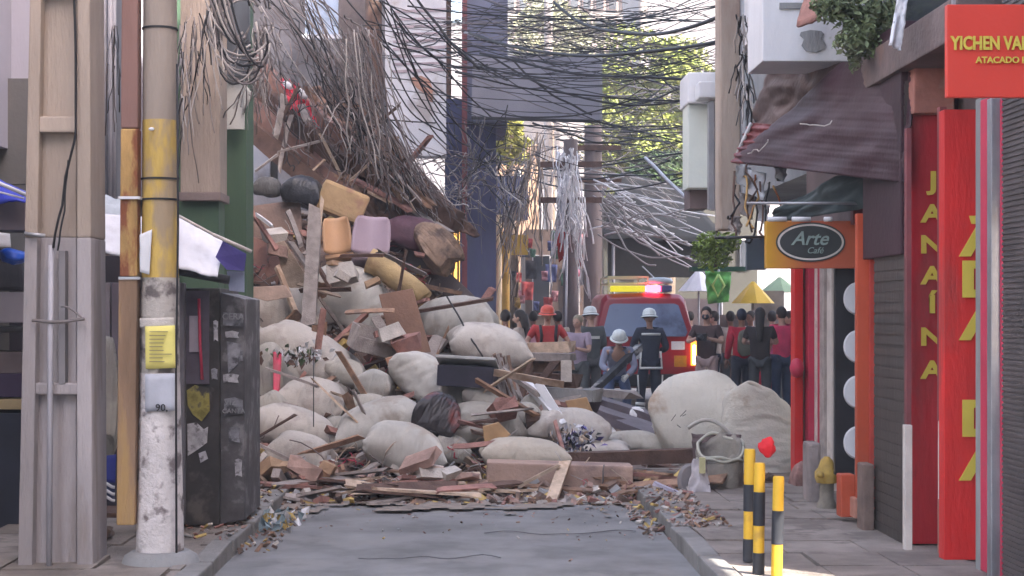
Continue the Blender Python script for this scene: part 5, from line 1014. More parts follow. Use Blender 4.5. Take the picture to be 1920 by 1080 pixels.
# ================================================================ people
def skin_mesh(V_, E_, Rr, root=0, sub=2):
    me = bpy.data.meshes.new('s'); me.from_pydata(V_, E_, []); ob = bpy.data.objects.new('s', me); COL.objects.link(ob)
    ob.modifiers.new('k', 'SKIN'); 
    if not me.skin_vertices: me.attributes  # layer comes with the modifier below
    bm = bmesh.new(); bm.from_mesh(me); ly = bm.verts.layers.skin.verify(); bm.verts.ensure_lookup_table()
    for i, v in enumerate(bm.verts):
        r = Rr[i]; v[ly].radius = r if isinstance(r, tuple) else (r, r); v[ly].use_root = (i == root)
    bm.to_mesh(me); bm.free()
    s_ = ob.modifiers.new('u', 'SUBSURF'); s_.levels = sub; s_.render_levels = sub
    dg = bpy.context.evaluated_depsgraph_get(); dg.update(); r = bpy.data.meshes.new_from_object(ob.evaluated_get(dg))
    bpy.data.objects.remove(ob); return r
DEF = dict(pelvis=(0, 0, .95), waist=(0, 0, 1.1), chest=(0, 0, 1.33), neck=(0, .0, 1.47), head=(0, .02, 1.62), sl=(-.18, 0, 1.41), el=(-.23, -.02, 1.14), wl=(-.24, .06, .9), sr=(.18, 0, 1.41), er=(.23, -.02, 1.14), wr=(.24, .06, .9),
           hl=(-.09, 0, .9), kl=(-.1, .03, .5), al=(-.1, -.01, .1), tl=(-.12, .14, .04), hr=(.09, 0, .9), kr=(.1, .03, .5), ar=(.1, -.01, .1), tr=(.12, .14, .04))
def person(lb, px, Y, face, pose={}, skin=skin_l, top=None, legs=None, head='hair', headm=None, z0=None, sc=1, sleeves='long', boots=black, long_hair=False, glove=None, extra=None, coat=False, group=None, skirt=None):
    J = {k: Vector(v) for k, v in DEF.items()}; J.update({k: Vector(v) for k, v in pose.items()})
    base = Vector((P(px, 0, Y).x, Y, z0 or 0)); t = thing('person', lb, 'person', base, group); X = Matrix.Translation(base) @ Matrix.Rotation(R(face), 4, 'Z') @ Matrix.Scale(sc, 4)
    names = ['pelvis', 'waist', 'chest', 'neck', 'head', 'sl', 'el', 'wl', 'sr', 'er', 'wr', 'hl', 'kl', 'al', 'tl', 'hr', 'kr', 'ar', 'tr']; idx = {n_: i for i, n_ in enumerate(names)}
    E = [(a, c) for a, c in (('pelvis', 'waist'), ('waist', 'chest'), ('chest', 'neck'), ('neck', 'head'), ('chest', 'sl'), ('sl', 'el'), ('el', 'wl'), ('chest', 'sr'), ('sr', 'er'), ('er', 'wr'), ('pelvis', 'hl'), ('hl', 'kl'), ('kl', 'al'), ('al', 'tl'), ('pelvis', 'hr'), ('hr', 'kr'), ('kr', 'ar'), ('ar', 'tr'))]
    rad = dict(pelvis=(.13, .1), waist=(.125, .095), chest=(.14, .105), neck=.05, head=.06, sl=.06, sr=.06, el=.042, er=.042, wl=.028, wr=.028, hl=.085, hr=.085, kl=.055, kr=.055, al=.038, ar=.038, tl=.035, tr=.035)
    me = skin_mesh([J[n_] for n_ in names], [(idx[a], idx[c]) for a, c in E], [rad[n_] for n_ in names]); b = MB(); b.join(me, X)
    up = (J['head'] - J['neck']).normalized(); hq = Vector((0, 0, 1)).rotation_difference(up).to_matrix(); tn_ = Matrix.Rotation(R(pose.get('_turn', 0) if '_turn' in pose else 0), 3, 'Z')
    hd = MB().ell((0, 0, .02), (.076, .095, .115), sub=3); 
    for i, v in enumerate(hd.v):
        if v.z < -.01: hd.v[i] = Vector((v.x * (1 + v.z * 2.4), v.y * (1 + v.z * .8) + .012, v.z))
    hd.ell((0, .098, -.005), (.014, .022, .026), sub=2); hd.ell((-.077, -.005, 0), (.012, .022, .03), sub=2); hd.ell((.077, -.005, 0), (.012, .022, .03), sub=2)
    for sx in (-1, 1): hd.ell((sx * .031, .082, .026), (.014, .012, .008), 1, 1)
    hd.ell((0, .086, -.052), (.024, .01, .008), 2, 1)
    HX = X @ Matrix.Translation(J['head']) @ (hq @ tn_).to_4x4()
    b.add([HX @ v for v in hd.v], hd.f, 0, True)
    for k in range(len(hd.f)): b.m[-len(hd.f) + k] = hd.m[k]
    for wn, en in (('wl', 'el'), ('wr', 'er')):      # hands: palm, four fingers, thumb, slightly curled
        d = (J[wn] - J[en]).normalized(); u = d.cross(Vector((0, 1, .2))).normalized(); v_ = d.cross(u); w0 = J[wn]; sgn = 1 if wn == 'wr' else -1
        pts = lambda *q_: [X @ (w0 + d * a + u * c + v_ * e_) for a, c, e_ in q_]
        b.tube(pts((0, 0, 0), (.035, 0, 0), (.08, 0, .005)), .03, 8, 3 if glove else 0, r1=.034)
        for k, L in enumerate((.062, .072, .068, .052)):
            c = (k - 1.5) * .018; b.tube(pts((.075, c, 0), (.075 + L * .5, c * 1.1, .008), (.075 + L * .9, c * 1.15, .032)), .009, 6, 3 if glove else 0, r1=.007)
        b.tube(pts((.02, -sgn * .026, 0), (.05, -sgn * .05, .012), (.08, -sgn * .052, .028)), .011, 6, 3 if glove else 0, r1=.008)
    b.build('body', [skin, black, mat('lip', (.35, .12, .1), .6, .05, 3, 0), glove or skin], t)
    def cloth(nm, ns, es, rr, m, sub=2):
        ii = {n_: i for i, n_ in enumerate(ns)}; V_ = [J[n_] if isinstance(n_, str) else n_ for n_ in ns]; r = skin_mesh(V_, [(ii[a], ii[c]) for a, c in es], rr, 0, sub); return MB().join(r, X).build(nm, m, t)
    if top:
        J['cl'] = J['el'].lerp(J['wl'], .92) if sleeves == 'long' else J['sl'].lerp(J['el'], .75); J['cr'] = J['er'].lerp(J['wr'], .92) if sleeves == 'long' else J['sr'].lerp(J['er'], .75)
        ns = ['chest', 'waist', 'pelvis', 'sl', 'sr']; es = [('chest', 'waist'), ('waist', 'pelvis'), ('chest', 'sl'), ('chest', 'sr')]; rr = [(.178, .14), (.16, .13), (.17, .135), .085, .085]
        J['hem'] = J['pelvis'] + (J['pelvis'] - J['waist']).normalized() * (.14 if coat else .05); ns.append('hem'); es.append(('pelvis', 'hem')); rr.append((.172, .135))
        J['col'] = J['chest'].lerp(J['neck'], .75); ns.append('col'); es.append(('chest', 'col')); rr.append(.068)
        if sleeves == 'long': ns += ['el', 'er']; es += [('sl', 'el'), ('sr', 'er'), ('el', 'cl'), ('er', 'cr')]; rr += [.06, .06]
        else: es += [('sl', 'cl'), ('sr', 'cr')]
        ns += ['cl', 'cr']; rr += [.05, .05]; cloth('coat' if coat else 'shirt', ns, es, rr, top)
    if legs:
        J['fl'] = J['al'] + Vector((0, 0, .03)); J['fr'] = J['ar'] + Vector((0, 0, .03))
        cloth('trousers', ['pelvis', 'hl', 'hr', 'kl', 'kr', 'fl', 'fr'], [('pelvis', 'hl'), ('pelvis', 'hr'), ('hl', 'kl'), ('hr', 'kr'), ('kl', 'fl'), ('kr', 'fr')], [(.135, .11), .105, .105, .082, .082, .066, .066], legs)
    for a, c in (('al', 'tl'), ('ar', 'tr')): MB().tube([X @ (J[a] + Vector((0, -.03, 0))), X @ J[a], X @ (J[c])], .052, 10, r1=.04).build('shoe', boots, t)
    if head == 'hair':
        h = MB().ell((0, -.014, .042), (.086, .1, .108), sub=3); h.v = [Vector((v.x, min(v.y, .05 + (v.z - .05) * .6), v.z)) for v in h.v]
        if long_hair: h.tube([(0, -.06, .05), (0, -.085, -.1), (0, -.1, -.3), (0, -.09, -.42)], .085, 10, r1=.04)
        h.add([], []); MB().add([HX @ v for v in h.v], h.f, 0, True).build('hair', headm or hair, t)
    else:
        hb = MB().lathe((0, 0, .045), [(.145, -.025), (.135, -.012), (.112, 0), (.11, .05), (.09, .095), (.05, .12), (.01, .128)], 20); hb.ell((0, .0, .12), (.016, .11, .055), sub=2)
        hm = MB().add([HX @ v for v in hb.v], hb.f, 0, True).build('helmet', headm, t)
        hs = MB().lathe((0, 0, .03), [(.114, -.02), (.116, .02)], 20); MB().add([HX @ v for v in hs.v], hs.f, 0, True).build('helmet_band', black, hm)
    for (nm, m, fn) in (extra or []):
        e = MB(); fn(e, J); e.v = [X @ v for v in e.v]; e.build(nm, m, t)
    return t
def band(e, a, c, r, w_=.035):   # reflective band round a limb or trunk
    d = (Vector(c) - Vector(a)).normalized(); e.tube([Vector(a) - d * w_ / 2, Vector(a) + d * w_ / 2], r, 16)
def oval(e, c, rx, ry, w_=.045):
    e.lathe(c, [(rx, -w_ / 2), (rx, w_ / 2)], 24); 
    for i in range(-48 - 48, 0): pass
def ovals(lst):
    def fn(e, J):
        for (z, rx, ry) in lst:
            vs = []; n = 24
            for zz in (-.024, .024):
                for k in range(n): a = 2 * math.pi * k / n; vs.append(Vector((rx * math.cos(a), ry * math.sin(a), z + zz)))
            e.add(vs, [(k, (k + 1) % n, n + (k + 1) % n, n + k) for k in range(n)], 0, True)
    return fn
def legbands(e, J):
    for s_ in 'lr':
        for f in (.62, .8): a = J['k' + s_].lerp(J['a' + s_], f); band(e, a, J['a' + s_], .082, .05)
def backframe(e, J):
    y = -.158
    e.tube([(-.15, y + .03, 1.37), (.15, y + .03, 1.37)], .02, 6)
    for sx in (-1, 1): e.tube([(sx * .158, y + .05, 1.1), (sx * .175, y + .03, .84)], .016, 6); e.tube([(sx * .2, -.05, .72), (sx * .185, -.06, .42)], .013, 6)
    e.tube([(-.185, y + .02, .83), (.185, y + .02, .83)], .02, 6)
navyc = cl('navy', (.028, .032, .05)); darkg = cl('dark_grey', (.10, .11, .11)); glv = cl('white_glove', (.6, .6, .56)); helm_w = mat('helmet_white', (.62, .66, .64), .35, .05, 4, 0); helm_r = mat('helmet_red', (.62, .10, .06), .4, .05, 4, 0)
person('firefighter seen from behind in dark navy suit with white reflective bands, pale helmet', 1218, 26.4, 4, dict(wl=(-.17, .26, 1.22), el=(-.27, .05, 1.16), wr=(.2, .18, 1.1), er=(.28, .0, 1.14), al=(-.16, -.01, .1), kl=(-.13, .03, .5), tl=(-.2, .13, .04), ar=(.15, -.01, .1), tr=(.19, .13, .04), _turn=(40,) and 25), skin_d, navyc, navyc, 'helmet', helm_w, coat=True, glove=glv, sc=1.03,
       extra=[('reflective_bands', refl, backframe), ('leg_bands', refl, legbands)]) if False else None
def pz(**k): return k
def P2(*a, turn=0, **k): return person(*a, **k)
person('firefighter seen from behind in dark navy suit with white reflective bands and pale helmet', 1218, 26.4, 4, pz(wl=(-.17, .26, 1.22), el=(-.27, .05, 1.16), wr=(.2, .18, 1.1), er=(.28, .0, 1.14), al=(-.16, -.01, .1), kl=(-.13, .03, .5), tl=(-.2, .13, .04), ar=(.15, -.01, .1), tr=(.19, .13, .04)), skin=skin_d, top=navyc, legs=navyc, head='helmet', headm=helm_w, coat=True, glove=glv, sc=1.03,
       extra=[('reflective_band', refl, backframe), ('leg_band', refl, legbands)])
person('bending rescuer in blue-grey shirt and white helmet facing the heap', 1158, 25.3, 180, pz(pelvis=(0, -.25, .78), waist=(0, -.12, .92), chest=(0, .06, 1.1), neck=(0, .17, 1.22), head=(0, .24, 1.34), sl=(-.19, .08, 1.16), sr=(.19, .08, 1.16), el=(-.26, .16, .9), wl=(-.12, .34, .78), er=(.26, .16, .92), wr=(.16, .34, .86), hl=(-.1, -.24, .75), kl=(-.15, .06, .46), hr=(.1, -.24, .75), kr=(.15, .06, .46), al=(-.14, -.12, .1), ar=(.14, -.12, .1), tl=(-.15, .04, .04), tr=(.15, .04, .04)),
       skin=skin_l, top=cl('blue_grey', (.24, .25, .33)), legs=cl('jeans', (.08, .11, .2)), head='helmet', headm=helm_w, glove=glv)
person('helmeted rescuer in long dark grey-green coat turned away, left of the red vehicle', 1108, 27.3, 20, pz(wl=(-.12, .25, 1.1), wr=(.14, .25, 1.1)), skin=skin_l, top=darkg, legs=cl('grey_trousers', (.12, .12, .12)), head='helmet', headm=helm_w, coat=True, sc=1.05, extra=[('reflective_band', refl, ovals([(1.28, .172, .135)]))])
person('bystander in camouflage cap and lilac shirt left of the grey-coated rescuer', 1084, 26.6, 150, pz(wl=(-.1, .28, 1.2), wr=(.1, .28, 1.2), el=(-.26, .1, 1.15), er=(.26, .1, 1.15)), skin=skin_l, top=cl('lilac', (.33, .26, .32)), legs=darkg, head='hair', headm=cl('camo', (.27, .24, .17)), sc=.98, sleeves='short')
person('rescuer in orange-red helmet and red vest behind the timber pile', 1026, 24.6, 185, pz(sl=(-.2, 0, 1.41), sr=(.2, 0, 1.41), el=(-.34, .05, 1.2), er=(.34, .05, 1.2), wl=(-.2, .25, 1.05), wr=(.2, .25, 1.05)), skin=skin_l, top=cl('red_vest', (.42, .05, .05)), legs=navyc, head='helmet', headm=helm_r, z0=.15, sc=.97, sleeves='short', extra=[('shoulder_strap', black, lambda e, J: (e.tube([(-.13, .14, 1.47), (-.11, .17, 1.3), (-.13, .15, 1.1)], .025, 6), e.tube([(.13, .14, 1.47), (.11, .17, 1.3), (.13, .15, 1.1)], .025, 6)))])
person('onlooker with dark purple hooded top behind the beige sack', 948, 27.0, 10, {}, skin=skin_d, top=cl('plum', (.08, .05, .08)), legs=navyc, sc=1.03)
person('woman in pale dress looking left beside the purple-hooded onlooker', 976, 26.6, 70, pz(el=(-.22, .1, 1.2), wl=(-.12, .2, 1.4)), skin=skin_l, top=cl('cream', (.46, .38, .32)), legs=cl('cream', (.46, .38, .32)), sc=1.03, long_hair=True)
cm = lambda e, J: (e.box((0, .38, 1.28), (.16, .12, .12)), e.tube([(0, .42, 1.28), (0, .52, 1.28)], .045, 12))
person('bystander in dark top and pale pink trousers holding a camera right of the vehicle', 1325, 27.0, 160, pz(el=(-.28, .12, 1.2), er=(.28, .12, 1.2), wl=(-.09, .32, 1.26), wr=(.09, .32, 1.26), al=(-.14, 0, .1), ar=(.14, 0, .1)), skin=skin_l, top=cl('dark_brown', (.07, .045, .045)), legs=cl('pale_pink', (.47, .34, .32)), sc=1.06, sleeves='short', extra=[('camera', black, cm), ('face_mask', navyc, lambda e, J: e.ell((0, .1, 1.60), (.06, .03, .045)))])
bp = lambda e, J: e.blob((0, -.2, 1.2), (.15, .09, .22), (0, 0, 0), 3, .75, .05, 3, .02, .1, 0)
person('bystander in dark red top seen from behind with grey-green backpack', 1391, 27.8, 8, {}, skin=skin_d, top=cl('dark_red', (.42, .02, .045)), legs=navyc, sc=1.04, headm=navyc, extra=[('backpack', cl('olive', (.12, .12, .09)), bp)])
person('woman with long dark hair and dark grey jeans among the bystanders', 1425, 26.8, -12, pz(el=(-.26, .05, 1.2), wl=(-.2, .25, 1.2), er=(.26, .05, 1.2), wr=(.2, .25, 1.2)), skin=skin_l, top=cl('black_top', (.04, .03, .03)), legs=cl('charcoal', (.065, .07, .075)), sc=1.05, long_hair=True, sleeves='short')
rb = lambda e, J: e.blob((-.25, .1, .5), (.13, .08, .3), (0, 0, 0), 8, .8, .1, 3, .05, .2, 0)
person('bystander in pink-red top carrying a long red bag beside the red pillars', 1466, 27.8, 20, pz(wl=(-.25, .1, .85), er=(.26, .1, 1.2), wr=(.18, .25, 1.25)), skin=skin_l, top=cl('pink_red', (.70, .06, .14)), legs=cl('dark_blue', (.05, .07, .12)), sc=1.06, sleeves='short', extra=[('red_bag', cl('scarlet', (.55, .02, .06)), rb)])
for (x, Y, c, lb) in ((1000, 31, (.6, .3, .36), 'distant person in pink top between the ochre shop and the red-helmeted rescuer'), (1046, 30, (.55, .5, .4), 'distant person in cream top just left of the thin white pole'), (1370, 30.5, (.5, .42, .36), 'distant person in beige top between the camera holder and the dark red top'), (1448, 29.5, (.45, .08, .2), 'distant person in magenta top behind the long-haired woman'), (1294, 34, (.1, .1, .12), 'distant person in black top just right of the vehicle')):
    person(lb, x, Y, random.uniform(-40, 40), {}, skin=random.choice([skin_l, skin_d]), top=cl('d%d' % x, c), legs=darkg, sc=1.02)
for (x, Y, c, lb) in ((1482, 29, (.65, .12, .2), 'bystander in coral top squeezed against the red pillars'), (1408, 30.5, (.55, .5, .48), 'bystander in off-white top behind the dark red top'), (1340, 30, (.35, .3, .26), 'bystander in taupe top behind the camera holder')):
    person(lb, x, Y, random.uniform(-60, 200), pz(wl=(-.2, .2, 1.1), el=(-.26, .05, 1.15)), skin=random.choice([skin_l, skin_d]), top=cl('e%d' % x, c), legs=navyc, sc=1.02, sleeves='short')
MB().beam(P(1110, 735, 24.3), P(1200, 650, 25.4), .1, .10, 0, 0, .008).build('carried_timber', mat('black_white_timber', (.05, .05, .055), .6, .3, 3, .3, 20, stain=(.38, .36, .33), ssc=3.0, sth=.55), label='dark burnt timber held diagonally by the navy-suited firefighter', cat='timber')
MB().ell(P(1075, 524, 34), (.11, .1, .14)).ell(P(1068, 512, 34), (.1, .08, .09)).ell(P(1082, 512, 34), (.09, .08, .09)).build('pink_balloon', mat('pink_balloon', (.75, .25, .33), .4, .2, 8, 0), label='pink bunch of balloons beside the thin white pole', cat='balloons')
# fallen dark beams on the ground before the firefighters
for i, (x0, y0, x1, y1, w_, Y, m) in enumerate(((1090, 748, 1230, 790, 26, 21.5, wood_d), (1100, 735, 1190, 740, 14, 22.8, wood_g), (1120, 775, 1245, 815, 22, 19.2, wood_d), (1180, 800, 1250, 826, 20, 18.4, wood_d))):
    MB().beam(P(x0, y0, Y), P(x1, y1, Y - .5), .3, M(w_, Y), 0, 0, .02).build('fallen_board', mat('violet_grey_board', (.12, .10, .115), .7, .25, 2, .3, 20) if i != 1 else m, label=['wide dark board at the navy firefighter\'s feet', 'narrow grey board below the bending rescuer', 'dark board sloping towards the left giant bale', 'short dark board touching the left giant bale'][i], cat='board', group='fallen boards before the firefighters')
for i, (x, y) in enumerate(((1193, 776), (1226, 782), (1150, 790), (1140, 812))):
    sack(x, y, 26, 24, 19.8 if i > 1 else 21, 0, ['small white crumpled bag left of the firefighter boots', 'small white crumpled bag right of the firefighter boots', 'small white scrap on the dark board', 'glinting white scrap before the dark boards'][i], white, crease=.1, sub=3, nm='plastic_bag', cat='bag')
# ================================================================ left foreground
cp = thing('concrete_pole', 'big square concrete pole with recessed panels at the far left', 'pole', (P(100, 0, 10.4).x, 10.4, .1))
Yp = 10.4
def taper(nm, x0t, x1t, x0b, x1b, y0, y1, Y, d, m, par, bevel=.01):
    b = MB(); f = [P(x0t, y0, Y), P(x1t, y0, Y), P(x1b, y1, Y), P(x0b, y1, Y)]; k = [v + Vector((0, d, 0)) for v in f]
    b.add(f + k, [(0, 1, 2, 3), (7, 6, 5, 4), (0, 4, 5, 1), (1, 5, 6, 2), (2, 6, 7, 3), (3, 7, 4, 0)]); return b.build(nm, m, par, bevel=bevel)
low = mat('pole_grey_violet', (.36, .33, .335), .9, .15, 2.2, .6, 40, stain=(.25, .215, .205), ssc=2, sth=.55, streak=5)
yj = 445
def lerpx(a, b_, y): return a + (b_ - a) * (y + 40) / (1150 + 40)
for (xa, xb, nm, ya, yb, m) in ((58, 80, 'flange', -620, yj, conc), (146, 170, 'flange', -620, yj, conc), (58, 80, 'flange', yj, 1150, low), (146, 170, 'flange', yj, 1150, low)):
    l = lambda x, y: 110 + (x - 112) * (1 + (y + 40) / 1190 * .28) - (y + 40) / 1190 * 10
    taper(nm, l(xa, ya), l(xb, ya), l(xa, yb), l(xb, yb), ya, yb, Yp - .02, .42, m, cp, .012)
taper('web', l(80, -620), l(146, -620), l(80, yj), l(146, yj), -620, yj, Yp + .07, .2, conc, cp)
taper('web', l(80, yj), l(146, yj), l(80, 1150), l(146, 1150), yj, 1150, Yp + .07, .2, low, cp)
for (y0, y1) in ((-620, -600), (-300, -278), (-30, -12), (218, 248), (718, 740), (1062, 1150)):
    taper('cross_rib', l(78, y0), l(148, y0), l(78, y1), l(148, y1), y0, y1, Yp - .005, .3, conc if y0 < yj else low, cp, .012)
MB().tube([P(96, 460, Yp - .03), P(94, 700, Yp - .05), P(92, 1120, Yp - .05)], .019, 10).build('conduit', mat('grey_plastic', (.36, .35, .38), .5, .08, 3, .05, 20), cp)
MB().tube(sag(P(136, -520, Yp - .04), P(142, 245, Yp - .06), -.03, 20, .03) + sag(P(140, 262, Yp - .06), P(100, 465, Yp - .05), -.02, 8, .02), .008, 6).build('cable', cab_b, cp)
MB().tube(sag(P(128, 300, Yp - .06), P(108, 470, Yp - .05), .03, 8, .02), .006, 6).build('cable', cab_b, cp)
MB().tube(sag(P(60, 601, Yp - .06), P(158, 598, Yp - .08), .01, 8, .01), .011, 6).tube(sag(P(115, 575, Yp - .06), P(155, 598, Yp - .08), -.02, 6, .01), .006, 6).build('wire_tie', cab_g, cp)
MB().tube([P(46, 438, Yp - .04), P(84, 442, Yp - .05)], .014, 8).build('bolt', steel, cp)
MB().pb(110, 122, 470, 720, Yp - .01, .08).build('inner_strip', mat('dark_groove', (.20, .19, .20), .8, .1, 3, .2, 20), cp)
# round pole
rp = thing('round_pole', 'round pole with yellow painted middle and peeling white posters below', 'pole', (P(293, 0, 10.5).x, 10.5, .1)); Yr = 10.5
def rseg(nm, y0, y1, w0, w1, m, ex=0, xo=0):
    za = P(0, y1, Yr).z; zb = P(0, y0, Yr).z; return MB().lathe((P(293 + xo, 0, Yr).x, Yr + .13, 0), [(M(w1 / 2, Yr) + ex, za), (M(w0 / 2, Yr) + ex, zb)], 30).build(nm, m, rp)
rseg('shaft', -620, 222, 58, 65, mat('pole_beige', (.30, .25, .21), .9, .12, 2, .4, 30, streak=4))
rseg('yellow_band', 222, 520, 66, 70, mat('peeling_yellow', (.48, .33, .09), .8, .18, 4, .5, 25, stain=(.33, .25, .16), ssc=3.6, sth=.5, streak=3))
rseg('poster_band', 520, 700, 72, 74, mat('peeling_poster', (.46, .42, .38), .85, .12, 5, .6, 25, stain=(.14, .12, .115), ssc=5, sth=.5))
rseg('lower_band', 700, 1075, 75, 92, mat('peeling_white', (.60, .56, .55), .85, .12, 4, .8, 25, stain=(.20, .17, .17), ssc=5.5, sth=.54))
MB().sheet(P(262, 440, Yr - .01), P(285, 430, Yr - .012), P(280, 515, Yr - .012), P(262, 510, Yr - .01), 6, 12, .003, crumple(.01, 4, 2)).build('torn_paper', white, rp)
yp_ = MB().sheet(P(272, 612, Yr - .02), P(328, 610, Yr - .01), P(329, 690, Yr - .01), P(273, 692, Yr - .02), 6, 6, .004, crumple(.008, 2, 3)).build('yellow_poster', mat('poster_yellow', (.68, .60, .18), .7, .05, 4, .1, 20), rp)
b = MB()
for i in range(9):
    y = 622 + i * 7; b.beam(P(280, y, Yr - .032), P(280 + random.uniform(22, 42), y, Yr - .026), .004, .006)
b.build('text_line', mat('faded_ink', (.28, .24, .12), .8, .1, 3, 0), yp_)
MB().sheet(P(262, 597, Yr - .012), P(326, 595, Yr - .008), P(326, 612, Yr - .008), P(262, 614, Yr - .012), 4, 4, .003).build('torn_paper', plaster, rp)
MB().sheet(P(272, 702, Yr - .02), P(328, 700, Yr - .012), P(328, 770, Yr - .012), P(272, 772, Yr - .02), 6, 6, .004, crumple(.006, 2, 5)).build('grey_poster', mat('poster_grey', (.42, .43, .48), .7, .08, 5, .1, 20), rp)
put_text('90,', 303, 765, Yr - .03, 14, rp, cab_b)
MB().ell(P(284, 242, Yr - .01), (.02, .01, .012)).build('white_stud', white, rp)
for y in (48, 333, 372): MB().lathe((P(293, 0, Yr).x, Yr + .13, P(0, y, Yr).z), [(M(34 if y < 100 else 36, Yr), -.006), (M(34 if y < 100 else 36, Yr), .006)], 26).build('wire_ring', cab_b, rp)
MB().tube([P(332, 120, Yr), P(334, 420, Yr - .01), P(330, 700, Yr), P(331, 1060, Yr)], .008, 6).build('cable', cab_b, rp)
rc = thing('rusty_channel', 'rusty upright channel pipe fixed left of the round pole', 'pipe', (P(240, 0, 10.5).x, 10.5, .1))
taper('upper_length', 231, 260, 226, 258, -520, 240, Yr, .12, mat('old_brown_paint', (.22, .125, .105), .8, .15, 2, .3, 20, streak=4), rc)
taper('middle_length', 226, 258, 224, 257, 241, 518, Yr, .12, rust, rc)
taper('lower_length', 222, 257, 218, 252, 520, 985, Yr - .01, .12, mat('ochre_rust', (.24, .155, .10), .85, .3, 3, .6, 30, stain=(.36, .23, .10), ssc=3, sth=.53, streak=6), rc)
for y in (368, 519): MB().pb(222, 262, y, y + 5, Yr - .02, .14).build('strap', white if y < 400 else steel, rc)
# pavement rubble round the poles
MB().lathe((P(290, 0, 10.4).x, 10.6, .1), [(.26, 0), (.24, .05), (.19, .08)], 20).build('pole_footing', conc_g, rp)
# kiosk
ks = thing('kiosk', 'dark metal kiosk covered in torn stickers on the left footway', 'kiosk', (P(395, 0, 12.4).x, 12.9, .11))
kd = mat('kiosk_black', (.04, .036, .036), .55, .3, 3, .15, 20, stain=(.10, .088, .08), ssc=3.5, sth=.55)
MB().pb(330, 412, 540, 985, 12.25, 1.0).build('body', kd, ks, bevel=.012)
MB().prism([(412, 548), (458, 560), (459, 975), (412, 982)], 12.3, .9).build('side_panel', mat('kiosk_side', (.085, .08, .085), .6, .3, 5, .2, 20, stain=(.20, .19, .195), ssc=5, sth=.54), ks, bevel=.01)
MB().pb(326, 345, 530, 985, 12.15, .1).build('corner_frame', mat('kiosk_frame', (.15, .145, .16), .5, .15, 3, .15, 20), ks, bevel=.01)
MB().pb(346, 392, 545, 720, 12.235, .02).build('niche_panel', mat('dim_violet', (.10, .085, .11), .6, .2, 4, 0), ks)
MB().pb(355, 374, 592, 660, 12.22, .01).build('paper_notice', mat('dim_paper', (.36, .32, .37), .7, .1, 4, 0), ks)
MB().tube([P(373, 560, 12.2), P(375, 640, 12.2), P(379, 712, 12.18)], .012, 6).build('red_strap', crimson, ks)
MB().prism([(350, 732), (365, 722), (392, 728), (393, 770), (378, 790), (362, 778), (352, 760)], 12.235, .008).build('yellow_sticker', mat('faint_yellow_sticker', (.30, .26, .07), .7, .4, 9, 0, stain=(.06, .055, .05), ssc=9, sth=.5), ks)
for pts in ([(351, 795), (368, 792), (382, 805), (390, 800), (388, 830), (372, 842), (352, 855)], [(372, 850), (385, 845), (390, 860), (376, 868)]): MB().prism(pts, 12.238, .006).build('torn_sticker', mat('torn_sticker_grey', (.40, .39, .41), .7, .3, 12, 0, stain=(.07, .065, .07), ssc=10, sth=.53), ks)
for pts in ([(418, 585), (456, 588), (456, 612), (418, 610)], [(420, 748), (440, 745), (455, 750), (456, 775), (420, 780)], [(425, 640), (452, 645), (448, 680), (428, 700)]): MB().prism(pts, 12.285, .006).build('torn_sticker', mat('faded_sticker', (.20, .20, .22), .7, .4, 10, 0, stain=(.07, .07, .08), ssc=9, sth=.5), ks)
put_text('CERA', 437, 594, 12.27, 12, ks, mat('chalk_white', (.27, .27, .28), .7, .2, 8, 0)); put_text('VIZ', 432, 755, 12.27, 11, ks, MATS['chalk_white']); put_text('CANTA', 438, 771, 12.27, 9, ks, MATS['chalk_white'])
for x0, y0, w0, h0 in ((422, 620, 26, 14), (440, 655, 16, 22), (418, 700, 30, 18), (428, 800, 22, 30), (440, 860, 14, 34), (356, 672, 26, 30), (400, 600, 9, 40), (396, 690, 12, 22)):
    MB().prism([(x0, y0 + 2), (x0 + w0 * .5, y0), (x0 + w0, y0 + 3), (x0 + w0 * .9, y0 + h0 * .6), (x0 + w0, y0 + h0), (x0 + w0 * .3, y0 + h0 * .9), (x0 + 1, y0 + h0)], 12.29 if x0 > 412 else 12.243, .004).build('torn_sticker', random.choice([MATS['faded_sticker'], MATS['torn_sticker_grey']]), ks)
MB().pb(322, 342, 938, 948, 12.1, .12).build('hinge', steel, ks)
# tarp roof
tr_ = thing('tarpaulin_roof', 'white and blue tarpaulin roof sloping over the kiosk', 'tarpaulin', P(330, 520, 12.4))
MB().sheet(P(166, 396, 12.6), P(334, 412, 12.3), P(334, 505, 11.9), P(166, 462, 12.0), 30, 16, .01, crumple(.025, 2, 3)).build('white_sheet', whtarp, tr_)
MB().sheet(P(330, 402, 12.5), P(420, 455, 12.3), P(408, 518, 11.9), P(328, 500, 11.9), 26, 16, .01, crumple(.025, 2, 6)).build('white_sheet', whtarp, tr_)
MB().add([P(418, 452, 12.0), P(462, 476, 12.1), P(458, 508, 12.1), P(425, 506, 12.0), P(404, 482, 11.95)] + [P(418, 452, 12.02), P(462, 476, 12.12), P(458, 508, 12.12), P(425, 506, 12.02), P(404, 482, 11.97)], [(0, 1, 2, 3, 4), (9, 8, 7, 6, 5)] + [(i, (i + 1) % 5, (i + 1) % 5 + 5, i + 5) for i in range(5)]).build('blue_flap', mat('violet_blue_tarp', (.085, .07, .27), .6, .1, 3, .2, 20), tr_)
MB().tube([P(400, 440, 11.95), P(472, 472, 12.0)], .014, 6).tube([P(330, 402, 12.1), P(402, 441, 11.95)], .012, 6).build('edge_tube', trim, tr_)
MB().prism([(425, 508), (458, 509), (458, 548), (430, 545)], 12.15, .01).build('pale_blue_bag', mat('pale_blue_plastic', (.28, .31, .42), .5, .15, 4, .2, 20), label='pale blue plastic hanging under the tarpaulin corner', cat='plastic')
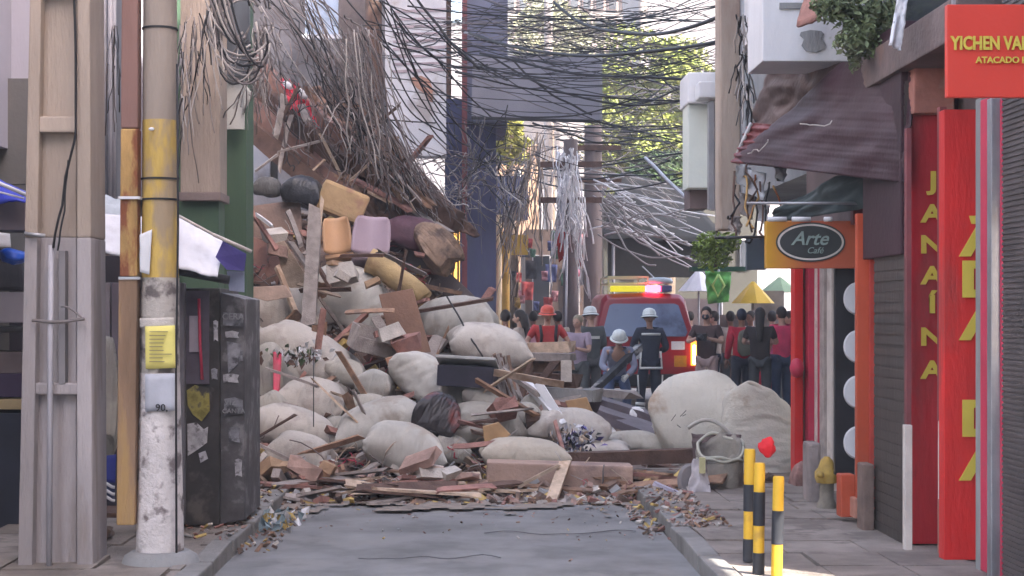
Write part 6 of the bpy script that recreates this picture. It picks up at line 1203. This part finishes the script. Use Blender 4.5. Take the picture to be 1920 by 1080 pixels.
MB().tube([P(335, 508, 12), P(430, 525, 12)], .035, 8).build('dark_roll', black, label='dark rolled fabric under the tarpaulin edge above the kiosk', cat='roll')
b = MB().sheet(P(166, 355, 13.2), P(228, 375, 13.1), P(225, 420, 12.7), P(166, 410, 12.7), 12, 8, .01, crumple(.05, 3, 16)); b.build('pale_blue_sheet', mat('sheet_blue_grey', (.38, .42, .46), .7, .1, 4, .2, 10), label='pale blue-grey sheet behind the tarpaulin between the poles', cat='sheet')
MB().pb(168, 226, 462, 478, 12.2, .1).build('stall_rail', mat('dusty_pink_rail', (.36, .30, .31), .7, .1, 3, .1, 20), label='dusty pink rail under the tarpaulin between the poles', cat='rail')
# stall between and left of poles
stl = thing('stall', 'dark market stall with shelves behind the concrete pole', 'stall', (P(100, 0, 12.8).x, 13, .1))
MB().pb(-60, 228, 480, 1010, 13.4, .1).build('back_panel', mat('stall_dark', (.05, .045, .06), .6, .2, 2, .1, 20), stl)
for (y0, y1, m, nm) in ((548, 605, mat('stall_grey', (.26, .24, .27), .6, .1, 2, .1, 20), 'grey_drawer'), (612, 624, black, 'shelf'), (660, 700, mat('shelf_brown', (.11, .09, .095), .7, .2, 2, .1, 20), 'shelf'), (748, 768, mat('dull_gold_edge', (.34, .27, .15), .6, .15, 3, .1, 20), 'shelf_edge'), (700, 745, mat('deep_violet', (.045, .03, .07), .5, .1, 2, 0), 'drawer'), (775, 1000, mat('night_blue', (.025, .03, .05), .5, .2, 2, 0), 'lower_panel')):
    MB().pb(-60, 56, y0, y1, 12.4, .6).build(nm, m, stl, bevel=.008)
MB().pb(-60, 50, 1000, 1020, 12.3, .5).build('base_rail', mat('olive_rail', (.19, .18, .12), .7, .15, 3, .1, 20), stl)
for (x0, x1, m) in ((168, 184, mat('stall_violet', (.17, .15, .19), .6, .1, 3, 0)), (186, 206, MATS['stall_grey']), (209, 226, MATS['stall_violet'])): MB().pb(x0, x1, 530, 700, 13.2, .1).build('upright_panel', m, stl, bevel=.005)
for y in (962, 985, 1010): MB().pb(166, 226, y, y + 14, 12.9, .5).build('crate_slat', wood_d, stl, bevel=.005)
bt = thing('blue_tarpaulin', 'bright blue and white tarpaulin edge at the far left', 'tarpaulin', P(10, 375, 12))
MB().sheet(P(-60, 310, 12.6), P(56, 362, 12.2), P(52, 378, 12.0), P(-60, 375, 12.2), 16, 6, .01, crumple(.03, 3, 3)).build('blue_sheet', mat('royal_blue', (.05, .07, .48), .4, .15, 2, .1, 20), bt)
MB().tube([P(-60, 318, 12), P(50, 366, 12)], .016, 6).tube([P(-60, 345, 12), P(45, 372, 12)], .008, 6).build('white_edge', whtarp, bt)
MB().pb(-60, 48, 374, 432, 12.3, .4).build('stall_box', mat('box_violet_grey', (.24, .20, .21), .7, .1, 2, .1, 20), label='violet-grey box under the blue tarpaulin', cat='box', bevel=.01)
MB().sheet(P(-60, 428, 12.1), P(18, 438, 12), P(20, 462, 12), P(-60, 458, 12), 8, 4, .01).build('white_awning_edge', whtarp, label='white awning edge below the violet-grey box', cat='awning')
MB().blob(P(25, 480, 12.2), (.11, .1, .06), (0, .2, 0), 6, .8, .1, 3, .08, .2, 0).build('blue_bag', mat('cobalt', (.02, .10, .55), .3, .15, 5, .2, 20), label='cobalt blue plastic bag hanging at the far left', cat='bag')
MB().prism([(-40, 462), (40, 470), (45, 545), (-40, 545)], 12.5, .2).build('dark_bundle', mat('dark_slate_cloth', (.06, .06, .075), .8, .2, 3, .2, 20), label='dark slate bundle under the cobalt bag', cat='bundle', bevel=.03)
nt_ = thing('paper_sign', 'white paper sign reading 00 hanging right of the concrete pole', 'sign', P(182, 515, 11.6))
MB().sheet(P(164, 420, 11.6), P(176, 418, 11.6), P(198, 508, 11.6), P(165, 515, 11.6), 6, 8, .003, crumple(.01, 3, 2)).build('paper', whtarp, nt_)
put_text('00', 182, 493, 11.58, 16, nt_, cab_b)
sack(190, 745, 56, 215, 12.2, 0, 'tall limp whitish sack hanging between the two poles', sack_g, e=.75, nm='hanging_sack', crease=.015, dep=.15)
tw = thing('towel', 'navy towel with white wavy stripes between the poles', 'towel', P(193, 940, 12.0))
MB().sheet(P(168, 858, 12), P(217, 852, 12), P(216, 905, 12), P(169, 903, 12), 10, 6, .01, crumple(.02, 3, 2)).build('navy_cloth', bluep, tw)
MB().sheet(P(169, 903, 12), P(216, 905, 12), P(214, 940, 12), P(170, 936, 12), 10, 6, .01, crumple(.02, 3, 2)).build('lower_cloth', mat('deep_navy_cloth', (.03, .04, .10), .8, .1, 3, 0), tw)
for y in (908, 921, 933): MB().tube([P(170 + i * 5, y + 4 * math.sin(i * .9) + (2 if i > 5 else 0), 11.97) for i in range(10)], .012, 5).build('white_stripe', whtarp, tw)
MB().blob(P(188, 1000, 11.6), (.09, .1, .05), (0, 0, 0), 6, .8, .2, 3, .08, .2, 0).build('dirt_clod', dust, label='small dark clod on the footway between the poles', cat='clod')
# ================================================================ dusty air
hm_ = bpy.data.materials.new('haze'); hm_.use_nodes = True; hm_.node_tree.nodes.clear()
pv = hm_.node_tree.nodes.new('ShaderNodeVolumePrincipled'); pv.inputs['Density'].default_value = .0032; pv.inputs['Color'].default_value = (.95, .90, .87, 1); pv.inputs['Anisotropy'].default_value = .2
ho = hm_.node_tree.nodes.new('ShaderNodeOutputMaterial'); hm_.node_tree.links.new(pv.outputs[0], ho.inputs['Volume'])
MB().box((0, 215, 10), (640, 630, 23)).build('haze', hm_, kind='stuff', label='thin dusty air along the street', cat='haze')
